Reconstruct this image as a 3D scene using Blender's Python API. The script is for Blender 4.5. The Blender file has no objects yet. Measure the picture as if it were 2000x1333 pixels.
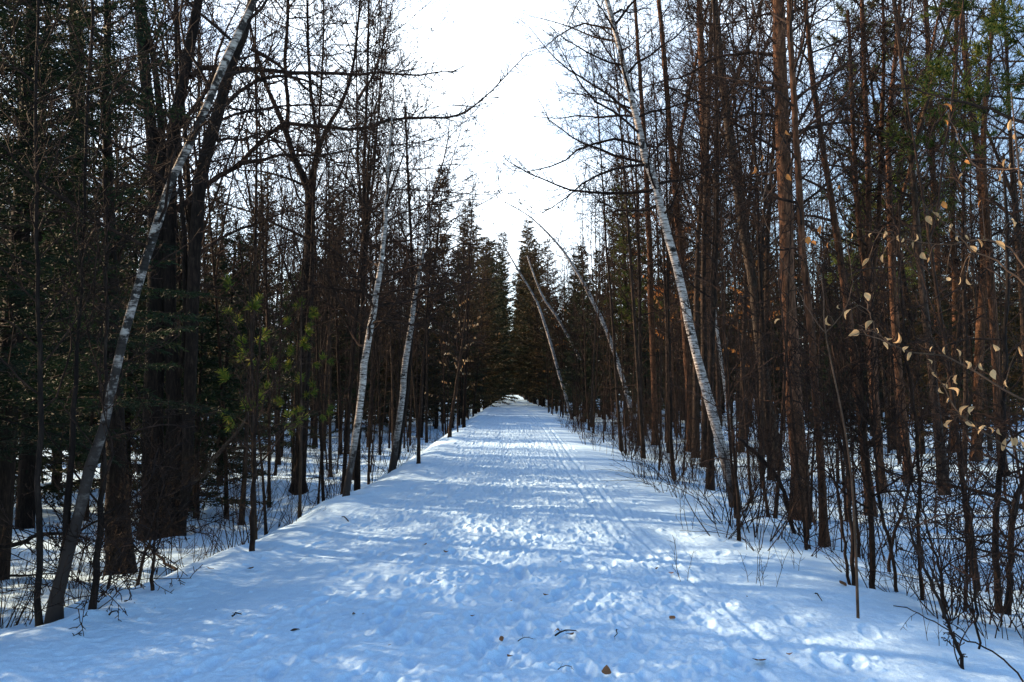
import bpy, math, random
import numpy as np
from mathutils import Vector
R = math.radians
SC = bpy.context.scene
# ------------------------------------------------------------------ camera, sky, sun, exposure
CAM_H, PITCH, FPX = 1.6, 3.55, 1555.0
cd = bpy.data.cameras.new('camera'); cam = bpy.data.objects.new('camera', cd); SC.collection.objects.link(cam)
cam.location = (0, 0, CAM_H); cam.rotation_euler = (R(90 + PITCH), 0, 0)
cd.sensor_width = 36; cd.lens = 36 * FPX / 2000; cd.clip_start = .05; cd.clip_end = 3000
SC.camera = cam
SUN_AZ, SUN_EL = -70.0, 25.0            # azimuth from +Y towards +X (negative: ahead and left)
SC.view_settings.view_transform = 'Standard'; SC.view_settings.look = 'None'
SC.view_settings.gamma = 1.0; SC.view_settings.exposure = 1.58
W = bpy.data.worlds.new('World'); SC.world = W; W.use_nodes = True
nt = W.node_tree; bg = nt.nodes['Background']
sk = nt.nodes.new('ShaderNodeTexSky'); sk.sky_type = 'NISHITA'; sk.sun_disc = False
sk.sun_elevation = R(SUN_EL); sk.sun_rotation = R(SUN_AZ); sk.air_density = 1.0; sk.dust_density = 1.4; sk.ozone_density = 1.3
tcw = nt.nodes.new('ShaderNodeTexCoord')                       # thin bright cloud ahead, clearing to blue on the right
dot = nt.nodes.new('ShaderNodeVectorMath'); dot.operation = 'DOT_PRODUCT'; dot.inputs[1].default_value = Vector((-.12, .93, .34)).normalized()
cmp_ = nt.nodes.new('ShaderNodeMapping'); cmp_.inputs['Scale'].default_value = (1, 1, 2.5)
nt.links.new(tcw.outputs['Generated'], dot.inputs[0]); nt.links.new(tcw.outputs['Generated'], cmp_.inputs[0])
cn = nt.nodes.new('ShaderNodeTexNoise'); cn.inputs['Scale'].default_value = 3.2; cn.inputs['Detail'].default_value = 6; nt.links.new(cmp_.outputs[0], cn.inputs['Vector'])
ca = nt.nodes.new('ShaderNodeMath'); ca.operation = 'MULTIPLY_ADD'; ca.inputs[1].default_value = .42; nt.links.new(cn.outputs['Fac'], ca.inputs[0]); nt.links.new(dot.outputs['Value'], ca.inputs[2])
cr = nt.nodes.new('ShaderNodeMapRange'); cr.interpolation_type = 'SMOOTHSTEP'; cr.inputs[1].default_value = 1.05; cr.inputs[2].default_value = 1.3; nt.links.new(ca.outputs[0], cr.inputs[0])
cm = nt.nodes.new('ShaderNodeMixRGB'); cm.inputs[2].default_value = (8.6, 9.6, 10.6, 1); nt.links.new(cr.outputs[0], cm.inputs[0]); nt.links.new(sk.outputs[0], cm.inputs[1])
nt.links.new(cm.outputs[0], bg.inputs[0]); bg.inputs[1].default_value = .115
sd = bpy.data.lights.new('sun', 'SUN'); sun = bpy.data.objects.new('sun', sd); SC.collection.objects.link(sun)
sd.energy = 4.0; sd.angle = R(.55); sd.color = (1, .72, .46)
sv = Vector((math.sin(R(SUN_AZ)) * math.cos(R(SUN_EL)), math.cos(R(SUN_AZ)) * math.cos(R(SUN_EL)), math.sin(R(SUN_EL))))
sun.rotation_euler = sv.to_track_quat('Z', 'Y').to_euler()
SC.cycles.max_bounces = 5; SC.cycles.diffuse_bounces = 3; SC.cycles.transparent_max_bounces = 4

# ------------------------------------------------------------------ materials
def mat(name, build):
    m = bpy.data.materials.new(name); m.use_nodes = True
    n = m.node_tree.nodes; l = m.node_tree.links; build(m, n, l, n['Principled BSDF']); return m
def coords(n, l, scale):
    tc = n.new('ShaderNodeTexCoord'); mp = n.new('ShaderNodeMapping'); mp.inputs['Scale'].default_value = scale
    l.new(tc.outputs['Object'], mp.inputs[0]); return mp.outputs[0]
def noise(n, l, v, s, d=4, r=.6):
    t = n.new('ShaderNodeTexNoise'); t.inputs['Scale'].default_value = s; t.inputs['Detail'].default_value = d
    t.inputs['Roughness'].default_value = r
    if v: l.new(v, t.inputs['Vector'])
    return t.outputs['Fac']
def ramp(n, l, f, stops):
    r = n.new('ShaderNodeValToRGB'); e = r.color_ramp.elements
    while len(e) < len(stops): e.new(.5)
    for k, (p, c) in enumerate(stops): e[k].position = p; e[k].color = (*c, 1)
    l.new(f, r.inputs[0]); return r.outputs[0]
def bump(n, l, f, b, s, d):
    q = n.new('ShaderNodeBump'); q.inputs['Strength'].default_value = s; q.inputs['Distance'].default_value = d
    l.new(f, q.inputs['Height']); l.new(q.outputs[0], b.inputs['Normal'])
def varied(n, l, col, lo, hi, what='Random'):          # a different shade for each object
    oi = n.new('ShaderNodeObjectInfo'); mr = n.new('ShaderNodeMapRange'); mr.inputs[3].default_value = lo; mr.inputs[4].default_value = hi
    l.new(oi.outputs[what], mr.inputs[0])
    mx = n.new('ShaderNodeVectorMath'); mx.operation = 'SCALE'; l.new(col, mx.inputs[0]); l.new(mr.outputs[0], mx.inputs['Scale']); return mx.outputs[0]
def bark(name, c1, c2, c3, zs=.22, sc=30, bs=.9, lo=.7, hi=1.35):
    def f(m, n, l, b):
        v = coords(n, l, (1, 1, zs)); a = noise(n, l, v, sc, 5, .65); p = noise(n, l, coords(n, l, (1, 1, .6)), 3.5, 3, .6)
        col = ramp(n, l, a, [(.32, c1), (.55, c2), (.75, c3)])
        mx = n.new('ShaderNodeMixRGB'); mx.blend_type = 'MULTIPLY'; mx.inputs[0].default_value = .7
        l.new(col, mx.inputs[1]); l.new(ramp(n, l, p, [(.3, (.45, .5, .42)), (.7, (1.3, 1.2, 1.1))]), mx.inputs[2])
        l.new(varied(n, l, mx.outputs[0], lo, hi), b.inputs['Base Color']); b.inputs['Roughness'].default_value = .9
        b.inputs['Specular IOR Level'].default_value = .15; bump(n, l, a, b, bs, .012)
    return mat(name, f)
M = {}
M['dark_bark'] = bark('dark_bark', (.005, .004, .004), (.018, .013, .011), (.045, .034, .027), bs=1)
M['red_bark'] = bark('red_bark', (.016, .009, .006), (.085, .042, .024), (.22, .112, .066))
M['gray_bark'] = bark('gray_bark', (.02, .015, .012), (.062, .047, .036), (.13, .10, .078), .5, 22, .5)
M['wood_bark'] = bark('wood_bark', (.008, .006, .005), (.03, .02, .015), (.085, .055, .038), .3, 24, .7, .45, 1.7)
M['twig_bark'] = bark('twig_bark', (.010, .007, .006), (.028, .017, .013), (.065, .040, .028), .6, 14, .3, .6, 1.5)
M['beech_bark'] = bark('beech_bark', (.04, .027, .02), (.10, .065, .045), (.17, .115, .075), .6, 20, .3, .8, 1.2)
M['stem_bark'] = bark('stem_bark', (.010, .006, .005), (.028, .017, .012), (.07, .042, .028), .6, 20, .3, .6, 1.4)
def f(m, n, l, b):
    v = coords(n, l, (1, 1, 7)); a = noise(n, l, v, 9, 6, .72)
    v2 = coords(n, l, (1, 1, 1.3)); c = noise(n, l, v2, 5.5, 6, .7)
    r1 = ramp(n, l, a, [(.40, (.02, .017, .015)), (.455, (.20, .17, .15)), (.56, (.36, .33, .29)), (.85, (.52, .47, .42))])
    r2 = ramp(n, l, c, [(.40, (.05, .045, .04)), (.44, (1, 1, 1))])
    mx = n.new('ShaderNodeMixRGB'); mx.blend_type = 'MULTIPLY'; mx.inputs[0].default_value = 1
    l.new(r1, mx.inputs[1]); l.new(r2, mx.inputs[2])
    sx_ = n.new('ShaderNodeSeparateXYZ'); tc = n.new('ShaderNodeTexCoord'); l.new(tc.outputs['Object'], sx_.inputs[0])     # old dark bark at the foot
    ad = n.new('ShaderNodeMath'); ad.operation = 'MULTIPLY_ADD'; ad.inputs[1].default_value = 2.4; l.new(noise(n, l, coords(n, l, (1, 1, .5)), 6, 4, .7), ad.inputs[0]); l.new(sx_.outputs['Z'], ad.inputs[2])
    mr = n.new('ShaderNodeMapRange'); mr.inputs[1].default_value = 1.55; mr.inputs[2].default_value = 2.5; l.new(ad.outputs[0], mr.inputs[0])
    m2 = n.new('ShaderNodeMixRGB'); m2.inputs[1].default_value = (.03, .022, .018, 1); l.new(mr.outputs[0], m2.inputs[0]); l.new(mx.outputs[0], m2.inputs[2])
    l.new(m2.outputs[0], b.inputs['Base Color'])
    b.inputs['Roughness'].default_value = .7; b.inputs['Specular IOR Level'].default_value = .25; bump(n, l, a, b, .5, .006)
M['birch_bark'] = mat('birch_bark', f)
for nd in (m0 := M['birch_bark'].copy()).node_tree.nodes:
    if nd.type == 'VALTORGB' and len(nd.color_ramp.elements) == 2: nd.color_ramp.elements[0].position = .47; nd.color_ramp.elements[1].position = .53
    if nd.type == 'MAP_RANGE': nd.inputs[1].default_value = 1.9; nd.inputs[2].default_value = 3.6
m0.name = 'old_birch_bark'; M['old_birch'] = m0
for nd in M['birch_bark'].node_tree.nodes:
    if nd.type == 'VALTORGB' and len(nd.color_ramp.elements) == 4: nd.color_ramp.elements[2].color = (.5, .47, .43, 1); nd.color_ramp.elements[3].color = (.72, .68, .62, 1)
def foliage(name, c1, c2, c3, tr=.25, lo=.7, hi=1.3):
    def f(m, n, l, b):
        g = n.new('ShaderNodeNewGeometry')
        col = ramp(n, l, g.outputs['Random Per Island'], [(.0, c1), (.6, c2), (1, c3)])
        p = noise(n, l, coords(n, l, (1, 1, 1)), 1.3, 2, .5)
        mx = n.new('ShaderNodeMixRGB'); mx.blend_type = 'MULTIPLY'; mx.inputs[0].default_value = 1
        l.new(col, mx.inputs[1]); l.new(ramp(n, l, p, [(.35, (.5, .55, .6)), (.65, (1.25, 1.2, 1))]), mx.inputs[2])
        c = varied(n, l, mx.outputs[0], lo, hi); l.new(c, b.inputs['Base Color'])
        b.inputs['Roughness'].default_value = .65; b.inputs['Specular IOR Level'].default_value = .2
        t = n.new('ShaderNodeBsdfTranslucent'); l.new(c, t.inputs[0]); ms = n.new('ShaderNodeMixShader'); ms.inputs[0].default_value = tr
        l.new(b.outputs[0], ms.inputs[1]); l.new(t.outputs[0], ms.inputs[2]); l.new(ms.outputs[0], n['Material Output'].inputs[0])
    return mat(name, f)
M['needles'] = foliage('needles', (.010, .019, .010), (.022, .034, .016), (.06, .048, .024))
M['hemlock'] = foliage('hemlock', (.006, .017, .008), (.013, .03, .012), (.03, .032, .015))
M['cedar'] = foliage('cedar', (.02, .022, .010), (.045, .04, .018), (.11, .06, .025))
M['pine_needles'] = foliage('pine_needles', (.05, .09, .02), (.10, .14, .03), (.2, .18, .04), .35)
M['young_needles'] = foliage('young_needles', (.035, .07, .012), (.08, .12, .018), (.24, .2, .03), .4)
M['dry_leaf'] = foliage('dry_leaf', (.30, .14, .055), (.54, .36, .2), (.78, .67, .53), .4)
M['rust_leaf'] = foliage('rust_leaf', (.28, .10, .03), (.4, .17, .05), (.45, .24, .09), .35)
M['litter_leaf'] = foliage('litter_leaf', (.10, .045, .02), (.16, .08, .04), (.24, .13, .07), .1)
def f(m, n, l, b):
    v = coords(n, l, (1, 1, 1)); a = noise(n, l, v, 55, 4, .65); c = noise(n, l, v, 9, 4, .6)
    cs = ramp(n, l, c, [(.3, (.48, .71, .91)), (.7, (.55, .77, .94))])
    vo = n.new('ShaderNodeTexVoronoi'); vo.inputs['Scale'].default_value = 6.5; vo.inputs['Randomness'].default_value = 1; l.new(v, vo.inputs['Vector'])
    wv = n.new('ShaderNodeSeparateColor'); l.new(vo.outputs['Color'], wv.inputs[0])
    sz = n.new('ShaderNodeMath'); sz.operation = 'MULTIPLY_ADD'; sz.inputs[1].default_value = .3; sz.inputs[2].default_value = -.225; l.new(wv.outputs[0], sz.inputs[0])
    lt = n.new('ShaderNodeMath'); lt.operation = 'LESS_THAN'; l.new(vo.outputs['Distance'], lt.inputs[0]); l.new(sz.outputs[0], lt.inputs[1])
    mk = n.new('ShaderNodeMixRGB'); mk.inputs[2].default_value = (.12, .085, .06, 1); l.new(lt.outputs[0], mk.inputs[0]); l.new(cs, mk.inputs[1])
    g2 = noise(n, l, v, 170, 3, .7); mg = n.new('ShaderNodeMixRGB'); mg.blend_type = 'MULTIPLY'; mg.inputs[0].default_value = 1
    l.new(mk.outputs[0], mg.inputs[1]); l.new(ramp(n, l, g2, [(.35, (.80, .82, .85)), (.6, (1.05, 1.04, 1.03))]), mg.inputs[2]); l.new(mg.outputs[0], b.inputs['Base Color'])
    b.inputs['Roughness'].default_value = .75; b.inputs['Specular IOR Level'].default_value = .25
    q = n.new('ShaderNodeBump'); q.inputs['Strength'].default_value = .55; q.inputs['Distance'].default_value = .03; l.new(c, q.inputs['Height'])
    q2 = n.new('ShaderNodeBump'); q2.inputs['Strength'].default_value = .55; q2.inputs['Distance'].default_value = .010
    l.new(a, q2.inputs['Height']); l.new(q.outputs[0], q2.inputs['Normal']); l.new(q2.outputs[0], b.inputs['Normal'])
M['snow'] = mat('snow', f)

# ------------------------------------------------------------------ mesh builders
class Tubes:
    def __init__(s): s.g = {}; s.v = []; s.f = []
    def add(s, pts, rad, k=4): s.g.setdefault((len(pts), k), []).append((pts, rad))
    def data(s):
        V = []; F = []; off = 0
        for (n, k), L in s.g.items():
            P = np.array([a for a, _ in L], float); Rr = np.array([b for _, b in L], float)      # m,n,3 / m,n
            T = np.empty_like(P); T[:, 1:-1] = P[:, 2:] - P[:, :-2]; T[:, 0] = P[:, 1] - P[:, 0]; T[:, -1] = P[:, -1] - P[:, -2]
            T /= np.linalg.norm(T, axis=2, keepdims=True) + 1e-9
            D = P[:, -1] - P[:, 0]; D /= np.linalg.norm(D, axis=1, keepdims=True) + 1e-9
            ref = np.where(np.abs(D[:, 2:3]) > .8, np.array([[1., 0, 0]]), np.array([[0, 0, 1.]]))[:, None, :]
            U = np.cross(T, ref); U /= np.linalg.norm(U, axis=2, keepdims=True) + 1e-9; Vv = np.cross(T, U)
            a = np.arange(k) * 2 * math.pi / k
            X = P[:, :, None, :] + Rr[:, :, None, None] * (np.cos(a)[None, None, :, None] * U[:, :, None, :] + np.sin(a)[None, None, :, None] * Vv[:, :, None, :])
            m = len(L); V.append(X.reshape(-1, 3))
            i = np.arange(m)[:, None, None] * n * k; j = np.arange(n - 1)[None, :, None] * k; c = np.arange(k)[None, None, :]; c2 = (c + 1) % k
            q = np.stack([i + j + c, i + j + k + c, i + j + k + c2, i + j + c2], -1).reshape(-1, 4) + off
            F.append(q); off += m * n * k
        if not V: return np.zeros((0, 3)), np.zeros((0, 4), int)
        return np.concatenate(V), np.concatenate(F)
def mesh_from(name, V, F, m, smooth=True):
    me = bpy.data.meshes.new(name); V = np.asarray(V, np.float32); F = np.asarray(F, np.int32); k = F.shape[1]
    me.vertices.add(len(V)); me.vertices.foreach_set('co', V.ravel())
    me.loops.add(F.size); me.loops.foreach_set('vertex_index', F.ravel())
    me.polygons.add(len(F)); me.polygons.foreach_set('loop_start', np.arange(0, F.size, k, dtype=np.int32))
    try: me.polygons.foreach_set('loop_total', np.full(len(F), k, np.int32))
    except Exception: pass
    me.update(calc_edges=True); me.validate()
    me.polygons.foreach_set('use_smooth', np.full(len(me.polygons), smooth)); me.materials.append(m); return me
def tube_mesh(name, T, m): return mesh_from(name, *T.data(), m)
class Blades:                                       # needle and leaf faces: narrow quads
    def __init__(s): s.p = []; s.d = []; s.w = []
    def add(s, p, d, w): s.p.append(p); s.d.append(d); s.w.append(w)
    def data(s, tip=.35):
        P = np.array(s.p); D = np.array(s.d); Wd = np.array(s.w)[:, None]
        rs = np.random.RandomState(len(P)); A = rs.normal(size=P.shape); S = np.cross(D, A); S /= np.linalg.norm(S, axis=1, keepdims=True) + 1e-9
        V = np.stack([P - S * Wd, P + S * Wd, P + D + S * Wd * tip, P + D - S * Wd * tip], 1).reshape(-1, 3)
        return V, np.arange(len(V)).reshape(-1, 4)
def link(name, me, parent=None, loc=None):
    o = bpy.data.objects.new(name, me); SC.collection.objects.link(o)
    if parent is not None: o.parent = parent
    if loc is not None: o.location = loc
    return o
def tag(o, label, cat, group=None, kind=None):
    if label: o['label'] = label
    if cat: o['category'] = cat
    if group: o['group'] = group
    if kind: o['kind'] = kind
    return o
def thing(name, loc, label, cat, group=None, rz=0, tilt=(0, 0), s=1):
    o = bpy.data.objects.new(name, None); SC.collection.objects.link(o); o.empty_display_size = .1
    o.location = loc; o.rotation_euler = (tilt[0], tilt[1], rz); o.scale = (s, s, s); return tag(o, label, cat, group)

# ------------------------------------------------------------------ ground shape
def hash2(ix, iy, seed):
    h = (ix.astype(np.int64) * 374761393 + iy.astype(np.int64) * 668265263 + seed * 1274126177) & 0x7fffffff
    h = ((h ^ (h >> 13)) * 1103515245) & 0x7fffffff; h = (h ^ (h >> 16)) & 0xffff
    return h / 32767.5 - 1
def vnoise(x, y, seed=0):
    ix = np.floor(x); iy = np.floor(y); fx = x - ix; fy = y - iy; fx = fx * fx * (3 - 2 * fx); fy = fy * fy * (3 - 2 * fy)
    a = hash2(ix, iy, seed); b = hash2(ix + 1, iy, seed); c = hash2(ix, iy + 1, seed); d = hash2(ix + 1, iy + 1, seed)
    return (a + (b - a) * fx) * (1 - fy) + (c + (d - c) * fx) * fy
def fbm(x, y, o=4, seed=0, r=.5):
    s = 0; a = 1; t = 0
    for k in range(o):
        s = s + a * vnoise(x * 2 ** k + 17.3 * k, y * 2 ** k - 9.1 * k, seed + k); t += a; a *= r
    return s / t
def sm(t): t = np.clip(t, 0, 1); return t * t * (3 - 2 * t)
def hwL(y): y = np.maximum(y, 2.5); return 2.1 + 1.2 * np.exp(-(y - 5) / 5.)
def hwR(y): y = np.maximum(y, 2.5); return 2.1 + .45 * np.exp(-(y - 4.5) / 2.)
def ground_z(x, y):
    x = np.asarray(x, float); y = np.asarray(y, float)
    e = .26 * fbm(y * .5, y * 0 + 3, 3, 5)
    sl = -x - hwL(y) - e; sr = x - hwR(y) - e
    z = -.68 * sm(sl / 1.35) - .34 * sm((sr + .2) / 3.2) + .05 * np.exp(-((sl + .25) / .3) ** 2)
    wood = sm(np.maximum(sl, sr) / 2)
    z = z + wood * (.11 * fbm(x * .55, y * .55, 3, 11) + .12 * fbm(x * .12, y * .12, 2, 21)) + (1 - wood) * .02 * fbm(x * .7, y * .5, 2, 31)
    return z
def gz(x, y): return float(ground_z(np.array([x]), np.array([y]))[0])

def build_ground():
    k = .62 / 1273
    ys = [-14 + i * .5 for i in range(33)]
    y0 = ys[-1] + .1; inv = 1 / y0
    while y0 < 330: ys.append(y0); inv -= k if y0 < 60 else k * 2.5; y0 = 1 / inv if inv > 1 / 400 else 400
    ys = np.array(ys + [340, 380, 450, 600]); ny = len(ys)
    nc = 560; u = np.linspace(-1, 1, nc)
    s = [0]; st = .011
    while s[-1] < 170: s.append(s[-1] + st); st *= 1.032
    s = np.array(s); ns = len(s)
    Y = ys[:, None]; L = hwL(Y); Rw = hwR(Y)
    Xt = np.where(u[None] < 0, u[None] * L, u[None] * Rw)
    Xl = -L - s[None, ::-1]; Xr = Rw + s[None]
    X = np.concatenate([Xl[:, :-1], Xt, Xr[:, 1:]], 1); Y = np.repeat(Y, X.shape[1], 1)
    Z = ground_z(X, Y)
    near = np.clip(1.15 - Y / 70, .25, 1)
    # trampled snow in the middle of the trail
    side = np.maximum(-X / L, X / Rw)
    tram = sm((1.02 - side) / .35) * np.where(Y < 2, .3, 1)
    n1 = fbm(X * 8.5, Y * 7.5, 3, 41, .55); n2 = fbm(X * 1.7, Y * 1.3, 2, 51); n3 = fbm(X * 24, Y * 21, 3, 61, .6)
    patch = sm((fbm(X * .8 + 5, Y * .45, 3, 71) + .45) / .8)
    Z += tram * (.011 * patch + .003) * (np.sqrt(n1 ** 2 + .02) * -1.6 + .5) + tram * .014 * n2 + tram * .007 * n3 * (patch * .9 + .3) + tram * (.4 + patch) * .0042 * fbm(X * 38, Y * 34, 2, 91)
    Z += (1 - tram) * (.012 * fbm(X * 2.2, Y * 3.4, 3, 81) + .005 * n3)
    # trodden smoother line in the centre
    c = X + .25 - .25 * np.sin(Y * .12); Z -= .022 * np.exp(-(c / .2) ** 2) * (tram > .1)
    # sledge runner grooves
    for off in (0, .27):
        gx = 1.12 + off + .35 * np.clip((9 - Y) / 5, 0, 1) + .2 * sm((Y - 14) / 20)
        d = (X - gx) / .035; Z += -.012 * np.exp(-d ** 2) + .004 * np.exp(-((np.abs(d) - 1.9) / .7) ** 2)
    # footprints
    rs = np.random.RandomState(5); rowy = Y[:, 0]
    for i in range(2600):
        fy = 2.6 + 50 * rs.rand() ** 1.6; lane = rs.choice([-.95, -.25, .35, 1.0]); fx = lane + rs.normal() * .42 - .15
        if rs.rand() < .06: fx = rs.uniform(-2.5, 2.5)
        r0, r1 = np.searchsorted(rowy, [fy - .4, fy + .4])
        c0 = np.searchsorted(X[(r0 + r1) // 2], fx - .35); c1 = np.searchsorted(X[(r0 + r1) // 2], fx + .35)
        if c1 - c0 < 3: continue
        a = rs.normal() * .25; dx = X[r0:r1, c0:c1] - fx; dy = Y[r0:r1, c0:c1] - fy
        uu = dx * math.cos(a) + dy * math.sin(a); vv = -dx * math.sin(a) + dy * math.cos(a)
        q = (uu / .05) ** 2 + (vv / .13) ** 2; dep = rs.uniform(.002, .020)
        Z[r0:r1, c0:c1] += -dep * np.exp(-q ** 3 * .6) + dep * .4 * np.exp(-((np.sqrt(q) - 1.4) / .25) ** 2)
    for i in range(8000):                            # kicked-up crumbs of snow
        fy = 2.6 + 30 * rs.rand() ** 1.5; fx = rs.normal() * 1.0; r = .010 + .028 * rs.rand() ** 3
        r0, r1 = np.searchsorted(rowy, [fy - .15, fy + .15]); mid = X[(r0 + r1) // 2]
        c0, c1 = np.searchsorted(mid, [fx - .15, fx + .15])
        if c1 - c0 < 3: continue
        q = ((X[r0:r1, c0:c1] - fx) ** 2 + (Y[r0:r1, c0:c1] - fy) ** 2) / r ** 2; q = q ** 1.6
        Z[r0:r1, c0:c1] += r * .55 * np.exp(-q)
    n = X.shape[1]
    def part(name, c0, c1):
        A = np.stack([X[:, c0:c1], Y[:, c0:c1], Z[:, c0:c1]], -1); m = c1 - c0
        i = np.arange(ny - 1)[:, None] * m; j = np.arange(m - 1)[None]
        F = np.stack([i + j, i + j + 1, i + j + m + 1, i + j + m], -1).reshape(-1, 4)
        return A.reshape(-1, 3), F
    V, F = part('path', ns - 1, ns - 1 + nc)
    o = link('path', mesh_from('path', V, F, M['snow'])); tag(o, 'trampled snow covering the straight trail', None, kind='structure')
    V1, F1 = part('l', 0, ns); V2, F2 = part('r', ns - 2 + nc, n)
    o = link('ground', mesh_from('ground', np.concatenate([V1, V2]), np.concatenate([F1, F2 + len(V1)]), M['snow']))
    tag(o, 'smooth deep snow under the trees on both sides of the trail', None, kind='structure')
build_ground()

# ------------------------------------------------------------------ photo pixel -> world
cp, sp = math.cos(R(PITCH)), math.sin(R(PITCH))
def ray(px, py):
    a = (px - 1000) / FPX; b = (666.5 - py) / FPX
    return (a, cp - b * sp, sp + b * cp)
def at(px, py, D):
    d = ray(px, py); t = D / d[1]; return (d[0] * t, D, CAM_H + d[2] * t)
def ground_at(px, py):
    d = ray(px, py); t = 2.0
    while t < 400:
        if CAM_H + d[2] * t <= gz(d[0] * t, d[1] * t): break
        t += .04
    return (d[0] * t, d[1] * t, gz(d[0] * t, d[1] * t))
rng = random.Random(11)
def nrm(v):
    l = math.sqrt(v[0] ** 2 + v[1] ** 2 + v[2] ** 2) or 1; return (v[0] / l, v[1] / l, v[2] / l)
def walk(p, d, L, n, wander, up):
    pts = [p]; st = L / n
    for i in range(n):
        d = nrm((d[0] + rng.gauss(0, wander), d[1] + rng.gauss(0, wander), d[2] + rng.gauss(0, wander) + up))
        p = (p[0] + d[0] * st, p[1] + d[1] * st, p[2] + d[2] * st); pts.append(p)
    return pts
def taper(r0, r1, n): return [r0 + (r1 - r0) * i / (n - 1) for i in range(n)]
def along(pts, t):
    x = t * (len(pts) - 1); i = min(int(x), len(pts) - 2); f = x - i; a, b = pts[i], pts[i + 1]
    return tuple(a[k] + (b[k] - a[k]) * f for k in range(3)), nrm(tuple(b[k] - a[k] for k in range(3)))
def offdir(d, ang):
    r = nrm((rng.gauss(0, 1), rng.gauss(0, 1), rng.gauss(0, 1))); dt = sum(r[k] * d[k] for k in range(3))
    s = nrm(tuple(r[k] - dt * d[k] for k in range(3))); c, q = math.cos(ang), math.sin(ang)
    return nrm(tuple(d[k] * c + s[k] * q for k in range(3)))
def twigs(T, pts, L, r, n, depth=1, t0=.15, ang=(35, 65), up=.06, minr=.0028, wander=.13):
    for i in range(n):
        t = t0 + (1 - t0) * (i + rng.random()) / n; p, d = along(pts, t)
        dd = offdir(d, R(rng.uniform(*ang))); l = L * rng.uniform(.5, 1.1) * (1.1 - .6 * t)
        q = walk(p, dd, l, 3 if depth else 2, wander, up); rr = max(r * (1 - .5 * t), minr)
        T.add(q, taper(rr, minr * .7, len(q)), 3)
        if depth: twigs(T, q, l * .5, rr * .6, max(2, int(3 + l * 3)), depth - 1, .2, ang, up, minr, wander)
def add_branches(T, pts, rads, t0, t1, n, l0, l1, el=(20, 60), up=.05, dens=5, depth=1, bias=None, minr=.0036, wander=.11, tl=.36):
    ph = rng.random() * 6.28; m = len(pts)
    for i in range(n):
        t = t0 + (t1 - t0) * (i + rng.random() * .9) / n; p, d = along(pts, t); r = rads[min(int(t * (m - 1)), m - 1)]
        ph += 2.4 + rng.gauss(0, .4); e = R(rng.uniform(*el))
        dr = (math.cos(ph) * math.cos(e), math.sin(ph) * math.cos(e), math.sin(e))
        if bias: dr = nrm((dr[0] + bias[0], dr[1] + bias[1], dr[2]))
        l = (l0 + (l1 - l0) * t) * rng.uniform(.55, 1.25); br = min(r * .45, .006 + l * .0095)
        q = walk(p, dr, l, 7, wander, up); T.add(q, taper(br, .004, 8), 4)
        twigs(T, q, l * tl, br * .42, max(4, int(dens * l)), depth, minr=minr)

# ------------------------------------------------------------------ bare tree kinds (meshes shared by the copies)
MINR = .0055
def bare_kind(name, H, r0, start, nb, l0, l1, el, fork=0, bk='wood_bark', dens=6.5, lean=.0):
    T = Tubes(); C = Tubes()
    d = nrm((lean, 0, 1)); n = 12
    tr = walk((0, 0, -.25), d, H + .25, n, .022, .01); rd = [max(.006, r0 * (1 - .95 * (i / n) ** .75)) for i in range(n + 1)]
    rd[0] = r0 * 1.25; T.add(tr, rd, 7)
    add_branches(C, tr, rd, start, .98, int(nb * 1.15), l0, l1, el, .055, dens, minr=MINR)
    for k in range(fork):
        t = rng.uniform(.3, .55); p, dd = along(tr, t); rr = rd[int(t * n)] * .75
        q = walk(p, offdir(dd, R(rng.uniform(12, 25))), H * (1 - t) * .9, 8, .035, .05); rq = taper(rr, .006, 9); T.add(q, rq, 6)
        add_branches(C, q, rq, .15, .98, nb // 2, l0 * .8, l1, el, .055, dens, minr=MINR)
    for k in range(int(nb * .25)):                   # dead lower snags
        t = rng.uniform(.06, start + .05); p, _ = along(tr, t); a = rng.random() * 6.28
        q = walk(p, (math.cos(a), math.sin(a), rng.uniform(-.2, .3)), rng.uniform(.3, 1.3), 4, .15, -.01); C.add(q, taper(.009, .003, 5), 3)
        twigs(C, q, .35, .004, 3, 0)
    return tube_mesh(name + '_trunk', T, M[bk]), tube_mesh(name + '_branches', C, M['twig_bark'])
KINDS = [bare_kind('bare', *a) for a in [
    (14, .062, .26, 44, 2.4, .9, (15, 60), 0), (16, .08, .25, 48, 2.9, 1.0, (20, 65), 1), (12, .042, .28, 38, 1.9, .7, (25, 70), 0),
    (15, .07, .22, 42, 2.6, .9, (10, 60), 2), (13, .05, .2, 42, 2.2, .7, (20, 70), 1), (17, .10, .3, 46, 2.9, 1.1, (15, 60), 1),
    (11, .038, .22, 36, 1.7, .6, (30, 75), 0), (14, .055, .35, 38, 2.4, 1.0, (20, 65), 0), (15, .075, .25, 42, 2.6, .9, (5, 55), 1, 'gray_bark')]]
SLIM = [bare_kind('slim', *a) for a in [
    (8, .03, .25, 20, 1.1, .4, (30, 65), 0, 'stem_bark', 4), (9.5, .038, .3, 24, 1.3, .5, (25, 65), 1, 'stem_bark', 4),
    (6, .022, .3, 16, .9, .3, (30, 70), 0, 'stem_bark', 4), (7.5, .03, .2, 20, 1.2, .4, (35, 70), 1, 'stem_bark', 4)]]
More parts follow.
